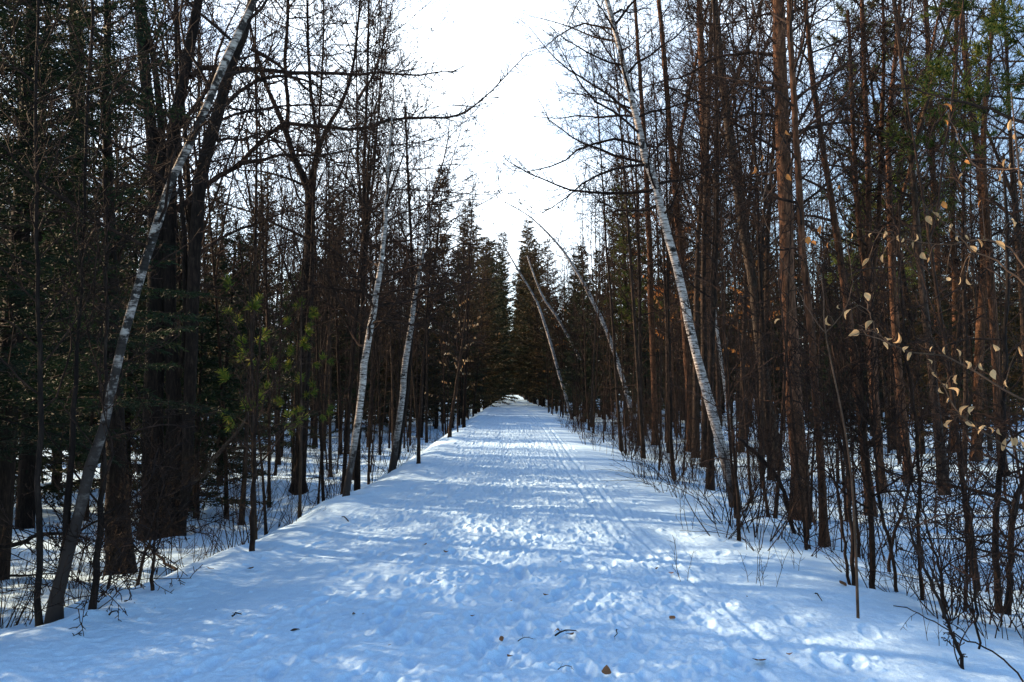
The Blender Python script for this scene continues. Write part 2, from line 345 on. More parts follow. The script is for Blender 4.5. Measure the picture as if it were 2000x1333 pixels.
def shrub_kind(name, ns, h, spread, r=.007):
    T = Tubes()
    for i in range(ns):
        a = rng.random() * 6.28; b = rng.uniform(0, .22); L = h * rng.uniform(.45, 1.1)
        q = walk((math.cos(a) * b, math.sin(a) * b, -.08), nrm((math.cos(a) * spread * rng.random(), math.sin(a) * spread * rng.random(), 1)), L, 7, .11, .0)
        T.add(q, taper(r * rng.uniform(.7, 1.5), .0028, 8), 4); twigs(T, q, L * .36, .0036, int(3 + L * 2.2), 1 if i % 2 else 0, .15, (20, 60), .03, .0020)
    return tube_mesh(name, T, M['stem_bark'])
SHRUBS = [shrub_kind('shrub', *a) for a in [(6, 1.8, .9), (5, 2.8, .5), (8, 1.2, 1.3), (4, 3.4, .4), (5, 2.4, .7), (3, .9, .5, .003), (7, 1.5, 1.5), (6, 2.3, .7), (3, 3.2, .8, .009)]]

# ------------------------------------------------------------------ evergreen kinds
def conifer_kind(name, H, Rb, mt, base=.06, nbr=95, droop=-.02, ndl=.05, step=.15, w=.007, top=.25, k=6):
    T = Tubes(); B = Blades(); tr = walk((0, 0, -.2), (0, 0, 1), H + .2, 10, .012, .01)
    T.add(tr, taper(.012 * H + .02, .012, 11), 7); ph = 0
    for i in range(nbr):
        t = base + (1 - base) * (i + rng.random()) / nbr; p, _ = along(tr, min(t, .995)); ph += 2.4 + rng.gauss(0, .3)
        L = Rb * ((1 - t) ** .75) * rng.uniform(.6, 1.15) + top * rng.uniform(.5, 1)
        e = R(rng.uniform(-8, 22) + 35 * t)
        q = walk(p, (math.cos(ph) * math.cos(e), math.sin(ph) * math.cos(e), math.sin(e)), L, 6, .05, droop); T.add(q, taper(.006 + L * .006, .003, 7), 3)
        nn = max(3, int(L / step))
        for j in range(nn * 2):
            tt = .12 + .88 * (j // 2 + rng.random()) / nn; b, d = along(q, min(tt, .999)); sgn = 1 if j % 2 else -1
            sx = nrm((-d[1] * sgn, d[0] * sgn, rng.uniform(-.35, .05))); sl = (.16 + .30 * L * (1.05 - tt)) * rng.uniform(.5, 1.1)
            sd_ = nrm(tuple(sx[c] * .75 + d[c] * .65 for c in range(3)))
            for c in range(k):
                f = sl * (c + .6) / k; o = (b[0] + sd_[0] * f, b[1] + sd_[1] * f, b[2] + sd_[2] * f - .10 * f)
                v = (sd_[0] + rng.gauss(0, .55), sd_[1] + rng.gauss(0, .55), sd_[2] + rng.gauss(0, .45)); v = nrm(v); g = ndl * rng.uniform(.8, 1.9)
                B.add(o, (v[0] * g, v[1] * g, v[2] * g), w)
    return tube_mesh(name + '_trunk', T, M['dark_bark']), mesh_from(name + '_crown', *B.data(), mt, False)
SPRUCE = [conifer_kind('spruce', 15, 2.5, M['needles'], .10, 130, -.03, .15, .17, .026), conifer_kind('spruce', 13, 2.1, M['needles'], .05, 120, -.02, .15, .17, .026),
          conifer_kind('spruce', 16, 2.8, M['cedar'], .12, 130, -.03, .16, .18, .026)]
FARTALL = [conifer_kind('spruce', 17, 2.3, M['needles'], .21, 110, -.04, .17, .18, .03, .5)]
TALL = [conifer_kind('spruce', 16, 2.4, M['needles'], .05, 120, -.04, .17, .18, .03, .5), conifer_kind('spruce', 17, 2.6, M['cedar'], .07, 130, -.03, .17, .18, .03, .5)]
HEMLOCK = [conifer_kind('hemlock', 7, 2.0, M['hemlock'], .08, 90, -.05, .085, .11, .016, .2, 8), conifer_kind('hemlock', 4.5, 1.5, M['hemlock'], .08, 75, -.05, .075, .10, .015, .2, 8),
           conifer_kind('hemlock', 9, 2.3, M['cedar'], .15, 95, -.03, .09, .12, .018, .25, 8)]
NEARHEM = conifer_kind('near_hemlock', 12, 2.7, M['hemlock'], .16, 170, -.05, .045, .065, .0075, .25, 11)
def pine_kind(name, H, start, nbr, L0, mt, r0, tuft=.11, nt_=8, w=.004, spread=2):
    T = Tubes(); B = Blades(); tr = walk((0, 0, -.2), (0, 0, 1), H + .2, 10, .02, .01); T.add(tr, taper(r0, .012, 11), 7); ph = 0
    for i in range(nbr):
        t = start + (1 - start) * (i + rng.random()) / nbr; p, _ = along(tr, min(t, .995)); ph += 2.4; L = L0 * (1.1 - .8 * t) * rng.uniform(.5, 1.2)
        e = R(rng.uniform(5, 35)); q = walk(p, (math.cos(ph) * math.cos(e), math.sin(ph) * math.cos(e), math.sin(e)), L, 5, .08, .04); T.add(q, taper(.005 + L * .008, .003, 6), 4)
        for j in range(max(3, int(L * nt_))):
            b, d = along(q, rng.uniform(.35, .999)); s = walk(b, offdir(d, R(rng.uniform(20, 70))), rng.uniform(.1, .35) * min(L, 1.5), 3, .1, .08); T.add(s, taper(.003, .002, 4), 3)
            for a in range(3):
                c, dc = along(s, .45 + .27 * a)
                for z in range(14):
                    v = offdir(dc, R(rng.uniform(15, 75))); g = tuft * rng.uniform(.7, 1.1); B.add(c, (v[0] * g, v[1] * g, v[2] * g), w)
    return tube_mesh(name + '_trunk', T, M['wood_bark']), mesh_from(name + '_crown', *B.data(), mt, False)
PINE = pine_kind('pine', 15, .38, 56, 3.2, M['pine_needles'], .12, .16, 8, .010)

WELLS = []
def place(kind, name, parts, x, y, label, cat, group, s=1, tilt=.03):
    WELLS.append((x, y, .09 * s)); rt = thing(name, (x, y, gz(x, y)), label, cat, group, rng.random() * 6.28, (rng.gauss(0, tilt), rng.gauss(0, tilt)), s)
    link('trunk', kind[0], rt); link(parts, kind[1], rt); return rt

# ------------------------------------------------------------------ individually traced trees
def smooth_line(pts, n):
    P = np.array(pts, float); seg = np.r_[0, np.cumsum(np.linalg.norm(np.diff(P, axis=0), axis=1))]; t = np.linspace(0, seg[-1], n)
    # Catmull-Rom through the control points
    out = []
    for tt in t:
        i = min(max(np.searchsorted(seg, tt) - 1, 0), len(P) - 2); f = (tt - seg[i]) / max(seg[i + 1] - seg[i], 1e-9)
        p0 = P[max(i - 1, 0)]; p1 = P[i]; p2 = P[i + 1]; p3 = P[min(i + 2, len(P) - 1)]
        m1 = (p2 - p0) / 2; m2 = (p3 - p1) / 2
        if i == 0: m1 = p2 - p1
        if i + 2 > len(P) - 1: m2 = p2 - p1
        out.append(tuple((2 * f ** 3 - 3 * f ** 2 + 1) * p1 + (f ** 3 - 2 * f ** 2 + f) * m1 + (-2 * f ** 3 + 3 * f ** 2) * p2 + (f ** 3 - f ** 2) * m2))
    return out
def rough(pts, a):
    return [pts[0]] + [(p[0] + rng.gauss(0, a), p[1] + rng.gauss(0, a), p[2]) for p in pts[1:]]
def hero(name, label, cat, line, bk, br=None, stems=(), limbs=(), group=None, flare=1.25, k=12, D=None, extend=0, dy=0, parts='branches'):
    """line: [(px, py, width_px)] from the base up. stems: extra trunks; limbs: [(points, width0, depth offset)]."""
    b = ground_at(line[0][0], line[0][1])
    if D is None: D = b[1]
    WELLS.append((b[0], b[1], line[0][2] * D / FPX / 2)); rt = thing(name, b, label, cat, group); T = Tubes(); C = Tubes()
    def conv(l, d0, d1=0):
        m = len(l); return [tuple(np.array(at(q[0], q[1], d0 + d1 * i / max(1, m - 1))) - np.array(b)) for i, q in enumerate(l)]
    def trunk(l, base, wob=.006, d1=0, T=T):
        P = conv(l, D, d1)
        if base: P[0] = (P[0][0], P[0][1], -.02); P = [(P[0][0] * 1.0 - (P[1][0] - P[0][0]) * .02, P[0][1], -.2)] + P
        Wd = [q[2] * (.74 if bk == 'old_birch' else .84 if 'birch' in bk else .92) * D / FPX / 2 for q in l]
        if base: Wd = [Wd[0] * flare] + Wd
        ex = extend
        if ex:
            v = nrm(tuple(P[-1][c] - P[-2][c] for c in range(3))); v = nrm((v[0], v[1], v[2] + .3)); P.append(tuple(P[-1][c] + v[c] * ex for c in range(3))); Wd.append(max(.012, Wd[-1] * .3))
        n = max(14, int(3 * len(P))); n = 26 if base else n
        S = smooth_line(P, n); seg = np.r_[0, np.cumsum(np.linalg.norm(np.diff(np.array(P), axis=0), axis=1))]
        rr = np.interp(np.linspace(0, seg[-1], n), seg, Wd); rr = [float(x) * (1 + rng.gauss(0, .03)) for x in rr]
        if base: rr[0] *= 1.3; rr[1] *= 1.12
        S = rough(S, wob); T.add(S, rr, k); return S, rr
    T_ = Tubes(); mains = [trunk(line, True, d1=dy)] + [trunk(s_, s_[0][1] > 780 and len(s_[0]) > 3, d1=dy, T=T_) for s_ in stems]
    if br:
        n, t0, l0, l1, el, dens = br[:6]
        for (S, rr) in mains: add_branches(C, S, rr, t0, .99, int(n * 1.5), l0 * 1.15, l1, el, .03, dens * 1.5, depth=2 if D < 18 else 1, wander=.17, tl=.46, bias=br[6] if len(br) > 6 else None)
    for (l, w0, dd, *o) in limbs:
        P = [tuple(np.array(at(q[0], q[1], D + dd * (i / (len(l) - 1)))) - np.array(b)) for i, q in enumerate(l)]
        S = smooth_line(P, max(10, 2 * len(P))); S = [S[0]] + [(p[0] + rng.gauss(0, .012), p[1] + rng.gauss(0, .02), p[2] + rng.gauss(0, .012)) for p in S[1:]]
        r0 = w0 * 1.25 * D / FPX / 2; T2 = C; T2.add(S, taper(r0, max(.0035, r0 * .18), len(S)), 6)
        Ls = float(np.sum(np.linalg.norm(np.diff(np.array(S), axis=0), axis=1)))
        if not o or o[0]: twigs(C, S, min(.28 * Ls, 1.1), r0 * .4, int(5 + Ls * (o[0] if o else 7)), 1 if D > 18 else 2, .12, (25, 65), .05, .0026)
    link('trunk', tube_mesh(name + '_trunk', T, M[bk]), rt)
    for key in T_.g:
        for pr in T_.g[key]:
            t1 = Tubes(); t1.add(pr[0], pr[1], key[1]); link('stem', tube_mesh(name + '_stem', t1, M['dark_bark' if 'birch' in bk else bk]), rt)
    if C.g: link(parts, tube_mesh(name + '_branches', C, M['twig_bark']), rt)
    return rt

EL = (15, 55)
hero('birch_tree', 'leaning white birch crossing the dark trunks at left, rooted at the lower left trail edge', 'birch tree',
     [(105, 1200, 34), (128, 1100, 30), (150, 1010, 28), (182, 900, 28), (205, 820, 24), (232, 700, 22), (262, 590, 22), (290, 490, 23), (325, 390, 22), (345, 330, 20), (400, 210, 20), (450, 95, 20), (500, -5, 18), (530, -90, 16)],
     'old_birch', (16, .35, 1.0, 1.4, EL, 5), extend=2.5, stems=[[(120, 1120, 22), (132, 1000, 18), (140, 900, 16), (146, 800, 13), (152, 700, 10), (158, 560, 7)]])
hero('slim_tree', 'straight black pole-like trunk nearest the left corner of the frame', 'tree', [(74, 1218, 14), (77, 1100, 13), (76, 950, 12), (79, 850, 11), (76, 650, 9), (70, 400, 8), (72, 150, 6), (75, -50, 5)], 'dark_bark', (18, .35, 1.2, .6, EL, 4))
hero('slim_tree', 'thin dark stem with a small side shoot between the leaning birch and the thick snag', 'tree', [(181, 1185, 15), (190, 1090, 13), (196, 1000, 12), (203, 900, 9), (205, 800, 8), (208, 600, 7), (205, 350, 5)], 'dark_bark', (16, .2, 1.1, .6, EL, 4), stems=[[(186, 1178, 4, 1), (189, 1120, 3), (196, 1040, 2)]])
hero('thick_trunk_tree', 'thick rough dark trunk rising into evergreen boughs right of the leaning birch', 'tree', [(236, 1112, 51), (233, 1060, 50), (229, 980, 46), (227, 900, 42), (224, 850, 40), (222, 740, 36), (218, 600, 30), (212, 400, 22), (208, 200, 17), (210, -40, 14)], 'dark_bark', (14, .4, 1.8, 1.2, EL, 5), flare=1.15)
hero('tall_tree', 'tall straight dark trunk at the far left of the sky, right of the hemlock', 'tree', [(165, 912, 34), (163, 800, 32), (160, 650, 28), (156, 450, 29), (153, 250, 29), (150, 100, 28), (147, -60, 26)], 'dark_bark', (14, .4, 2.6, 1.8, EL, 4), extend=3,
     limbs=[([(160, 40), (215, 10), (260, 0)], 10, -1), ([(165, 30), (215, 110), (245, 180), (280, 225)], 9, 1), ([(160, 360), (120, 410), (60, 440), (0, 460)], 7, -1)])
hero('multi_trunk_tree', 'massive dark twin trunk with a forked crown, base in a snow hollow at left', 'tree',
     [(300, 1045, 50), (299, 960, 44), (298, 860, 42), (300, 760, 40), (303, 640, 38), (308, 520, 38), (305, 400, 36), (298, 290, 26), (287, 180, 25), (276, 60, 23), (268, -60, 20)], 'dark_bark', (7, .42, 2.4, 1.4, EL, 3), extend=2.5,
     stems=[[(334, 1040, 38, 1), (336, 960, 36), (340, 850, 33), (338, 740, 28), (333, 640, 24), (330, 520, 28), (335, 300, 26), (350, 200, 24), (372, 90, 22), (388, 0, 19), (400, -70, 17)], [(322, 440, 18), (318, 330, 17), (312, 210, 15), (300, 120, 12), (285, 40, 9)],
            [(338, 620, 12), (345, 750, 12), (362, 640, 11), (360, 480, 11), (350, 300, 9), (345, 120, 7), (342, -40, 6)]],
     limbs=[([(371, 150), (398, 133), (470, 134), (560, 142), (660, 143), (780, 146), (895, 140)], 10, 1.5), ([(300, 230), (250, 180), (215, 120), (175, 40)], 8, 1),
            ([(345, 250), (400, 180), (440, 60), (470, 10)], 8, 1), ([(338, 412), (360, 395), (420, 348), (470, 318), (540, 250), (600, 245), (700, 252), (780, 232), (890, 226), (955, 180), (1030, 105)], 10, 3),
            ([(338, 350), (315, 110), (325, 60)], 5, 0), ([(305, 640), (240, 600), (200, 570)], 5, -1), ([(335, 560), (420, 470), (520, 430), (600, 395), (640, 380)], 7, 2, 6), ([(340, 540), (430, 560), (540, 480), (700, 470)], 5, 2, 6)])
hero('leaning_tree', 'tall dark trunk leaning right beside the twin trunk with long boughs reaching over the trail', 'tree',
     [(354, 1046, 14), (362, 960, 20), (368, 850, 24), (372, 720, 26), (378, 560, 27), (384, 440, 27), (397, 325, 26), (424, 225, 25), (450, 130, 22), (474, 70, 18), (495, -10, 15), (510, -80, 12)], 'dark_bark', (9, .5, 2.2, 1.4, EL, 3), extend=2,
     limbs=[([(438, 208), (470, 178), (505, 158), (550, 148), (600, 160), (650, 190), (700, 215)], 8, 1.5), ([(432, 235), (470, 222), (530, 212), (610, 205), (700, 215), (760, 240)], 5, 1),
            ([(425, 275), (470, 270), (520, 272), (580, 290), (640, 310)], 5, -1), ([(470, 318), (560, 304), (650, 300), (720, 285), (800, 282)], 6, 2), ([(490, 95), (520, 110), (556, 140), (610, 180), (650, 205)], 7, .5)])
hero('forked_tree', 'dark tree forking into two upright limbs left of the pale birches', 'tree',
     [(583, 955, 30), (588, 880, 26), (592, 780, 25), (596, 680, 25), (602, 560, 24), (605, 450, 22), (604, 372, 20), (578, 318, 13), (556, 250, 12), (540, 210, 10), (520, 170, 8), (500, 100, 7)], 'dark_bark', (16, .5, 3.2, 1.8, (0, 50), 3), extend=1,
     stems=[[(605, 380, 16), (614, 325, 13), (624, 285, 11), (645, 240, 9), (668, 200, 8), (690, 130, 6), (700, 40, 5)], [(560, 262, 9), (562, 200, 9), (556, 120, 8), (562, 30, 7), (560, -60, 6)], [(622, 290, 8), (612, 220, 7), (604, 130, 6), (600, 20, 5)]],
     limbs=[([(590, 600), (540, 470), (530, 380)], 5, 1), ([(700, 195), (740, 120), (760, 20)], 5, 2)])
hero('birch_tree', 'white birch curving up at the left trail edge, the nearer of two pale birches', 'birch tree',
     [(675, 968, 15), (685, 910, 15), (698, 830, 16), (707, 760, 16), (714, 700, 16), (727, 620, 15), (738, 560, 13), (750, 460, 10), (756, 380, 7), (758, 320, 6), (766, 220, 4), (772, 130, 2)], 'birch_bark', (30, .35, 2.6, 1.4, (0, 50), 5))
hero('birch_tree', 'white birch leaning right over the left trail edge, the farther of two pale birches', 'birch tree',
     [(766, 920, 16), (775, 860, 15), (785, 780, 14), (793, 700, 14), (802, 640, 13), (812, 570, 11), (826, 490, 7), (840, 420, 6), (856, 350, 4), (872, 290, 3), (880, 220, 2)], 'birch_bark', (28, .4, 2.6, 1.4, (0, 50), 5))
hero('slim_tree', 'dark curving stem right of the farther pale birch at left', 'tree', [(762, 922, 12), (775, 895, 11), (790, 800, 10), (800, 720, 8), (806, 560, 7), (800, 400, 6), (790, 200, 4)], 'dark_bark', (16, .4, 1.3, .8, EL, 5))
hero('dead_pole', 'crooked dark sapling leaning right from the snow beside the twin trunk', 'sapling', [(352, 1045, 12), (360, 985, 11), (375, 945, 10), (400, 925, 10), (418, 895, 9), (445, 865, 7), (470, 835, 6), (490, 800, 3)], 'gray_bark', (7, .4, .6, .4, EL, 5), flare=1.1)
# right side
hero('birch_tree', 'tall white birch leaning left over the right trail edge', 'birch tree',
     [(1440, 992, 22), (1428, 950, 23), (1412, 880, 23), (1395, 815, 22), (1376, 755, 22), (1358, 690, 21), (1342, 610, 21), (1322, 530, 20), (1296, 430, 19), (1282, 370, 19), (1262, 310, 17), (1246, 245, 15), (1228, 170, 14), (1212, 100, 13), (1196, 40, 12), (1180, -20, 11), (1165, -80, 10)], 'birch_bark', (20, .42, 1.9, 1.5, (-10, 45), 5), extend=2,
     limbs=[([(1262, 318), (1200, 305), (1130, 275), (1080, 240), (1050, 190)], 5, 1), ([(1275, 372), (1200, 378), (1120, 372), (1060, 350), (1010, 325), (980, 302)], 6, 1.5), ([(1242, 230), (1180, 180), (1120, 145), (1070, 100), (1030, 48)], 5, 1),
            ([(1240, 215), (1180, 195), (1130, 185), (1090, 175)], 4, 1), ([(1255, 285), (1190, 272), (1140, 290), (1090, 320), (1020, 335), (980, 318)], 5, .5), ([(1245, 228), (1170, 226), (1100, 230), (1030, 224)], 4, 1), ([(1205, 60), (1150, 48), (1110, 58), (1060, 90), (1030, 100)], 4, 1),
            ([(1212, 85), (1150, 70), (1090, 45), (1020, 28)], 4, 1.5), ([(1240, 180), (1200, 120), (1160, 60), (1110, 0)], 4, 1), ([(1200, 50), (1260, -20), (1300, -60)], 5, 0)])
hero('birch_tree', 'slender birch arching left next to the tall leaning birch', 'birch tree', [(1240, 842, 8), (1232, 800, 10), (1216, 740, 10), (1200, 690, 10), (1182, 640, 9), (1158, 590, 9), (1135, 545, 7), (1110, 505, 6), (1090, 478, 5), (1062, 448, 4), (1030, 420, 3), (985, 395, 2)], 'birch_bark', (22, .4, 1.8, .9, (10, 50), 5))
hero('birch_tree', 'thin far birch curving left, closest of the right birches to the trail end', 'birch tree', [(1118, 820, 6), (1105, 775, 7), (1090, 725, 7), (1078, 680, 7), (1066, 640, 7), (1052, 598, 6), (1035, 565, 5), (1010, 525, 4), (990, 490, 3), (966, 450, 1.2)], 'birch_bark', (16, .5, 2, 1, (10, 50), 4))
hero('birch_tree', 'thin grey birch arching left between the far birch and the slender birch', 'birch tree', [(1172, 815, 6), (1160, 780, 7), (1142, 730, 7), (1125, 685, 7), (1105, 650, 6), (1085, 615, 6), (1060, 580, 5), (1040, 530, 4), (1030, 500, 3)], 'birch_bark', (16, .5, 2, 1, (10, 50), 4))
hero('birch_tree', 'small pale birch standing upright behind the tall leaning birch', 'birch tree', [(1430, 885, 7), (1422, 800, 8), (1408, 700, 8), (1395, 600, 7), (1390, 480, 6), (1392, 350, 4)], 'birch_bark', (14, .4, 1.5, .8, EL, 5))
hero('large_tree', 'thickest rough brown trunk on the right, sunlit on its left edge', 'tree',
     [(1565, 1012, 42), (1562, 940, 37), (1556, 850, 35), (1548, 740, 33), (1542, 620, 32), (1537, 500, 31), (1533, 380, 31), (1528, 260, 30), (1524, 140, 28), (1521, 40, 27), (1518, -60, 24)], 'red_bark', (22, .4, 2.4, 1.4, EL, 5), extend=3,
     limbs=[([(1528, 110), (1460, 104), (1400, 112), (1340, 148), (1290, 160), (1220, 180)], 6, .8), ([(1525, 230), (1480, 222), (1430, 228), (1380, 232)], 6, -.5), ([(1534, 335), (1470, 345), (1400, 345)], 6, 1), ([(1530, 60), (1548, 30), (1560, -30)], 9, .5),
            ([(1535, 265), (1600, 245), (1660, 240), (1740, 262)], 7, .8), ([(1525, 150), (1485, 190), (1460, 180)], 6, 0)])
hero('red_trunk_tree', 'brown trunk just right of the thickest trunk, leaning slightly left', 'tree', [(1610, 1060, 19), (1606, 980, 17), (1600, 880, 16), (1592, 760, 16), (1584, 650, 15), (1570, 500, 15), (1560, 350, 14), (1550, 200, 13), (1544, 80, 12), (1540, -60, 10)], 'red_bark', (20, .4, 1.6, 1, EL, 5), extend=2)
hero('gray_trunk_tree', 'smooth grey-brown trunk leaning left between the tall birch and the thickest trunk', 'tree', [(1518, 918, 25), (1512, 860, 23), (1500, 790, 22), (1488, 700, 22), (1478, 620, 21), (1468, 540, 20), (1455, 470, 20), (1440, 370, 19), (1425, 270, 18), (1414, 180, 17), (1404, 90, 16), (1396, 0, 15), (1390, -70, 13)], 'gray_bark', (20, .45, 2.4, 1.4, EL, 5), extend=3)
hero('red_trunk_tree', 'straight brown trunk left of the grey-brown leaning trunk', 'tree', [(1383, 892, 23), (1380, 820, 21), (1378, 700, 20), (1380, 560, 20), (1380, 420, 20), (1376, 300, 18), (1373, 180, 16), (1368, 60, 13), (1364, -50, 11)], 'red_bark', (26, .35, 2.6, 1.4, EL, 5), extend=3)
hero('red_trunk_tree', 'slim brown trunk right above the bend of the tall white birch', 'tree', [(1280, 870, 14), (1278, 760, 13), (1272, 620, 13), (1268, 480, 12), (1262, 340, 11), (1254, 200, 9), (1245, 80, 8), (1238, -40, 6)], 'red_bark', (26, .35, 2.2, 1.2, EL, 5))
hero('red_trunk_tree', 'brown trunk seen between the tall birch and the straight trunk, forked near the top', 'tree', [(1350, 880, 16), (1345, 760, 15), (1335, 600, 15), (1325, 450, 14), (1312, 300, 12), (1300, 150, 11), (1287, 0, 9), (1284, -60, 8)], 'red_bark', (22, .35, 2.2, 1.2, EL, 5), stems=[[(1318, 380, 9), (1332, 250, 8), (1360, 120, 6), (1385, 0, 5)]])
hero('multi_stem_tree', 'tall slanting brown trunk in the clump right of the thickest trunk', 'tree', [(1700, 1000, 20), (1690, 900, 18), (1680, 800, 18), (1668, 700, 17), (1655, 600, 16), (1640, 500, 15), (1622, 380, 13), (1604, 270, 12), (1588, 150, 11), (1576, 30, 9), (1568, -60, 8)], 'red_bark', (22, .35, 1.9, 1.1, EL, 5), extend=2)
hero('multi_stem_tree', 'two-stemmed brown tree with parallel upright stems in the right wood', 'tree', [(1722, 960, 19), (1715, 860, 17), (1706, 740, 16), (1700, 600, 15), (1697, 480, 14), (1695, 340, 12), (1690, 200, 11), (1686, 60, 9), (1682, -50, 8)], 'red_bark', (22, .35, 1.9, 1.1, EL, 5),
     stems=[[(1712, 800, 12), (1702, 600, 12), (1680, 470, 11), (1670, 330, 10), (1664, 180, 8), (1656, 20, 6)], [(1704, 560, 10), (1716, 420, 10), (1722, 260, 9), (1726, 80, 7), (1722, -40, 5)]])
hero('forked_tree', 'brown tree forking in a wide V to the right of the two-stemmed tree', 'tree', [(1775, 940, 18), (1762, 800, 17), (1750, 660, 16), (1743, 540, 15), (1738, 420, 13), (1735, 300, 12), (1742, 170, 10), (1755, 40, 8), (1760, -40, 7)], 'red_bark', (20, .35, 1.9, 1.1, EL, 5), stems=[[(1744, 520, 10), (1760, 400, 9), (1790, 280, 8), (1815, 120, 6), (1840, 0, 5)]])
for (lab, l, w) in [('short-based dark trunk in deep snow, leftmost of the far right trio', [(1838, 897), (1840, 780), (1832, 640), (1830, 480), (1822, 320), (1815, 160), (1806, -40)], 15),
                    ('slim dark trunk in deep snow, middle of the far right trio', [(1863, 882), (1862, 760), (1866, 600), (1860, 420), (1862, 250), (1868, 60), (1870, -40)], 13),
                    ('stout dark trunk in deep snow, rightmost of the far right trio', [(1906, 897), (1910, 780), (1915, 640), (1925, 480), (1912, 330), (1896, 200), (1882, 80), (1874, -50)], 20)]:
    hero('red_trunk_tree', lab, 'tree', [(a, b_, w * (1 - .45 * i / 7)) for i, (a, b_) in enumerate(l)], 'red_bark', (24, .35, 2.4, 1.3, EL, 5))
hero('red_trunk_tree', 'curving reddish trunk against the sky near the right frame edge', 'tree', [(1960, 930, 18), (1950, 800, 17), (1942, 660, 16), (1932, 500, 15), (1922, 360, 13), (1922, 240, 11), (1932, 120, 9), (1942, 0, 8), (1946, -60, 7)], 'red_bark', (20, .35, 2, 1.2, EL, 5))
hero('dark_pole', 'dark double pole rising from the snow at the right frame edge', 'tree', [(1952, 1192, 14), (1948, 1120, 13), (1945, 1050, 13), (1950, 950, 12), (1958, 850, 11), (1962, 700, 9), (1968, 500, 7), (1960, 300, 5)], 'dark_bark', (14, .3, 1.1, .6, EL, 5), stems=[[(1965, 1098, 13, 1), (1978, 1020, 12), (2000, 930, 11), (2030, 800, 9)]])
hero('sapling_clump', 'clump of sunlit brown poles in front of the slanting trunk at right', 'sapling', [(1705, 1147, 12), (1703, 1080, 12), (1700, 1000, 11), (1692, 900, 9), (1686, 800, 8), (1680, 690, 6), (1676, 560, 4)], 'stem_bark', (12, .3, .9, .5, (35, 70), 5),
     stems=[[(1677, 1212, 6, 1), (1668, 1150, 9), (1664, 1060, 9), (1657, 960, 8), (1648, 840, 7), (1640, 760, 6), (1626, 660, 4), (1612, 560, 3)], [(1750, 1122, 7, 1), (1738, 1060, 7), (1722, 1010, 7), (1712, 930, 6), (1706, 800, 5), (1700, 600, 4)]])
hero('sapling', 'nearly straight thin pole rising behind the tan leaf spray at right', 'sapling', [(1802, 1170, 8), (1793, 1080, 7), (1795, 960, 7), (1790, 850, 6), (1780, 760, 6), (1768, 680, 5), (1760, 560, 4), (1755, 400, 3)], 'stem_bark', (14, .3, .9, .5, (35, 70), 5))
hero('broken_sapling', 'broken dark pole leaning left with its top snapped above the tall birch base', 'sapling', [(1551, 1042, 9), (1540, 1000, 9), (1530, 960, 9), (1512, 925, 9), (1480, 890, 9), (1455, 868, 8), (1440, 852, 6)], 'dark_bark', (5, .3, .4, .3, EL, 5))
hero('sapling', 'thin leaning stem rooted at the bottom right of the snow', 'sapling', [(1884, 1302, 7), (1868, 1260, 7), (1850, 1215, 6), (1830, 1160, 6), (1806, 1110, 5), (1790, 1070, 5), (1775, 1020, 4), (1762, 960, 3)], 'dark_bark', (6, .1, .35, .3, EL, 5))
hero('sapling', 'slender upright stem beside the bottom right leaning stem', 'sapling', [(1911, 1268, 5), (1908, 1200, 5), (1903, 1140, 5), (1898, 1060, 4), (1894, 980, 3), (1880, 880, 2)], 'dark_bark', (8, .3, .5, .3, EL, 5))
for (lab, l, w) in [('dark pole beside the tall birch base', [(1445, 1052), (1440, 960), (1432, 860), (1425, 760), (1416, 640), (1415, 500)], 9),
                    ('thin stem with a forked foot right of the birch base', [(1500, 1012), (1492, 940), (1486, 860), (1480, 760), (1478, 620)], 8),
                    ('thin dark stem in front of the thickest trunk', [(1575, 1072), (1578, 1000), (1575, 930), (1580, 820), (1570, 700)], 7),
                    ('bent pole between the brown leaning trunk and the pole clump', [(1660, 1140), (1648, 1060), (1640, 980), (1622, 900), (1612, 800), (1600, 680)], 7),
                    ('pole leaning right behind the clump of sunlit poles', [(1735, 1115), (1745, 1050), (1768, 985), (1785, 900), (1800, 820), (1822, 700)], 7),
                    ('thin pole leaning left near the fallen limb at right', [(1845, 1205), (1838, 1120), (1820, 1060), (1800, 990), (1770, 920), (1752, 850)], 7),
                    ('straight stem right of the fallen limb tip', [(1885, 1190), (1889, 1090), (1882, 980), (1876, 860), (1870, 700)], 8),
                    ('dark sapling at the left trail edge with a bare top', [(493, 1070), (494, 1000), (497, 900), (501, 800), (506, 700), (512, 620)], 12),
                    ('short dark stem leaning right in front of the thick trunk', [(212, 1148), (222, 1090), (240, 1040), (250, 960)], 7),
                    ('pair partner stem leaning right below the twin trunk', [(270, 1142), (280, 1090), (296, 1050), (310, 980), (330, 900)], 8),
                    ('upright short stem below the twin trunk', [(297, 1150), (300, 1100), (304, 1050), (308, 960), (312, 860)], 8),
                    ('slim dark pole left of the nearer pale birch', [(665, 888), (664, 800), (660, 700), (655, 560), (650, 420), (652, 300)], 9),
                    ('slim stem just right of the nearer pale birch', [(720, 946), (722, 860), (728, 760), (733, 640), (740, 500)], 6),
                    ('dark pole right of the farther pale birch', [(817, 905), (820, 820), (826, 720), (834, 600), (840, 480), (838, 350)], 8),
                    ('leaning dark stem where the left bank narrows', [(878, 853), (884, 800), (893, 740), (905, 660), (915, 560), (925, 450)], 8),
                    ('upright dark pole nearest the trail on the far left bank', [(906, 835), (908, 760), (912, 660), (915, 560), (920, 440), (925, 360)], 7)]:
    cat = 'sapling'
    hero('sapling', lab, cat, [(a, b_, w * (1 - .8 * i / (len(l) - 1))) for i, (a, b_) in enumerate(l)], 'stem_bark', (14, .3, .9, .5, (25, 65), 5))

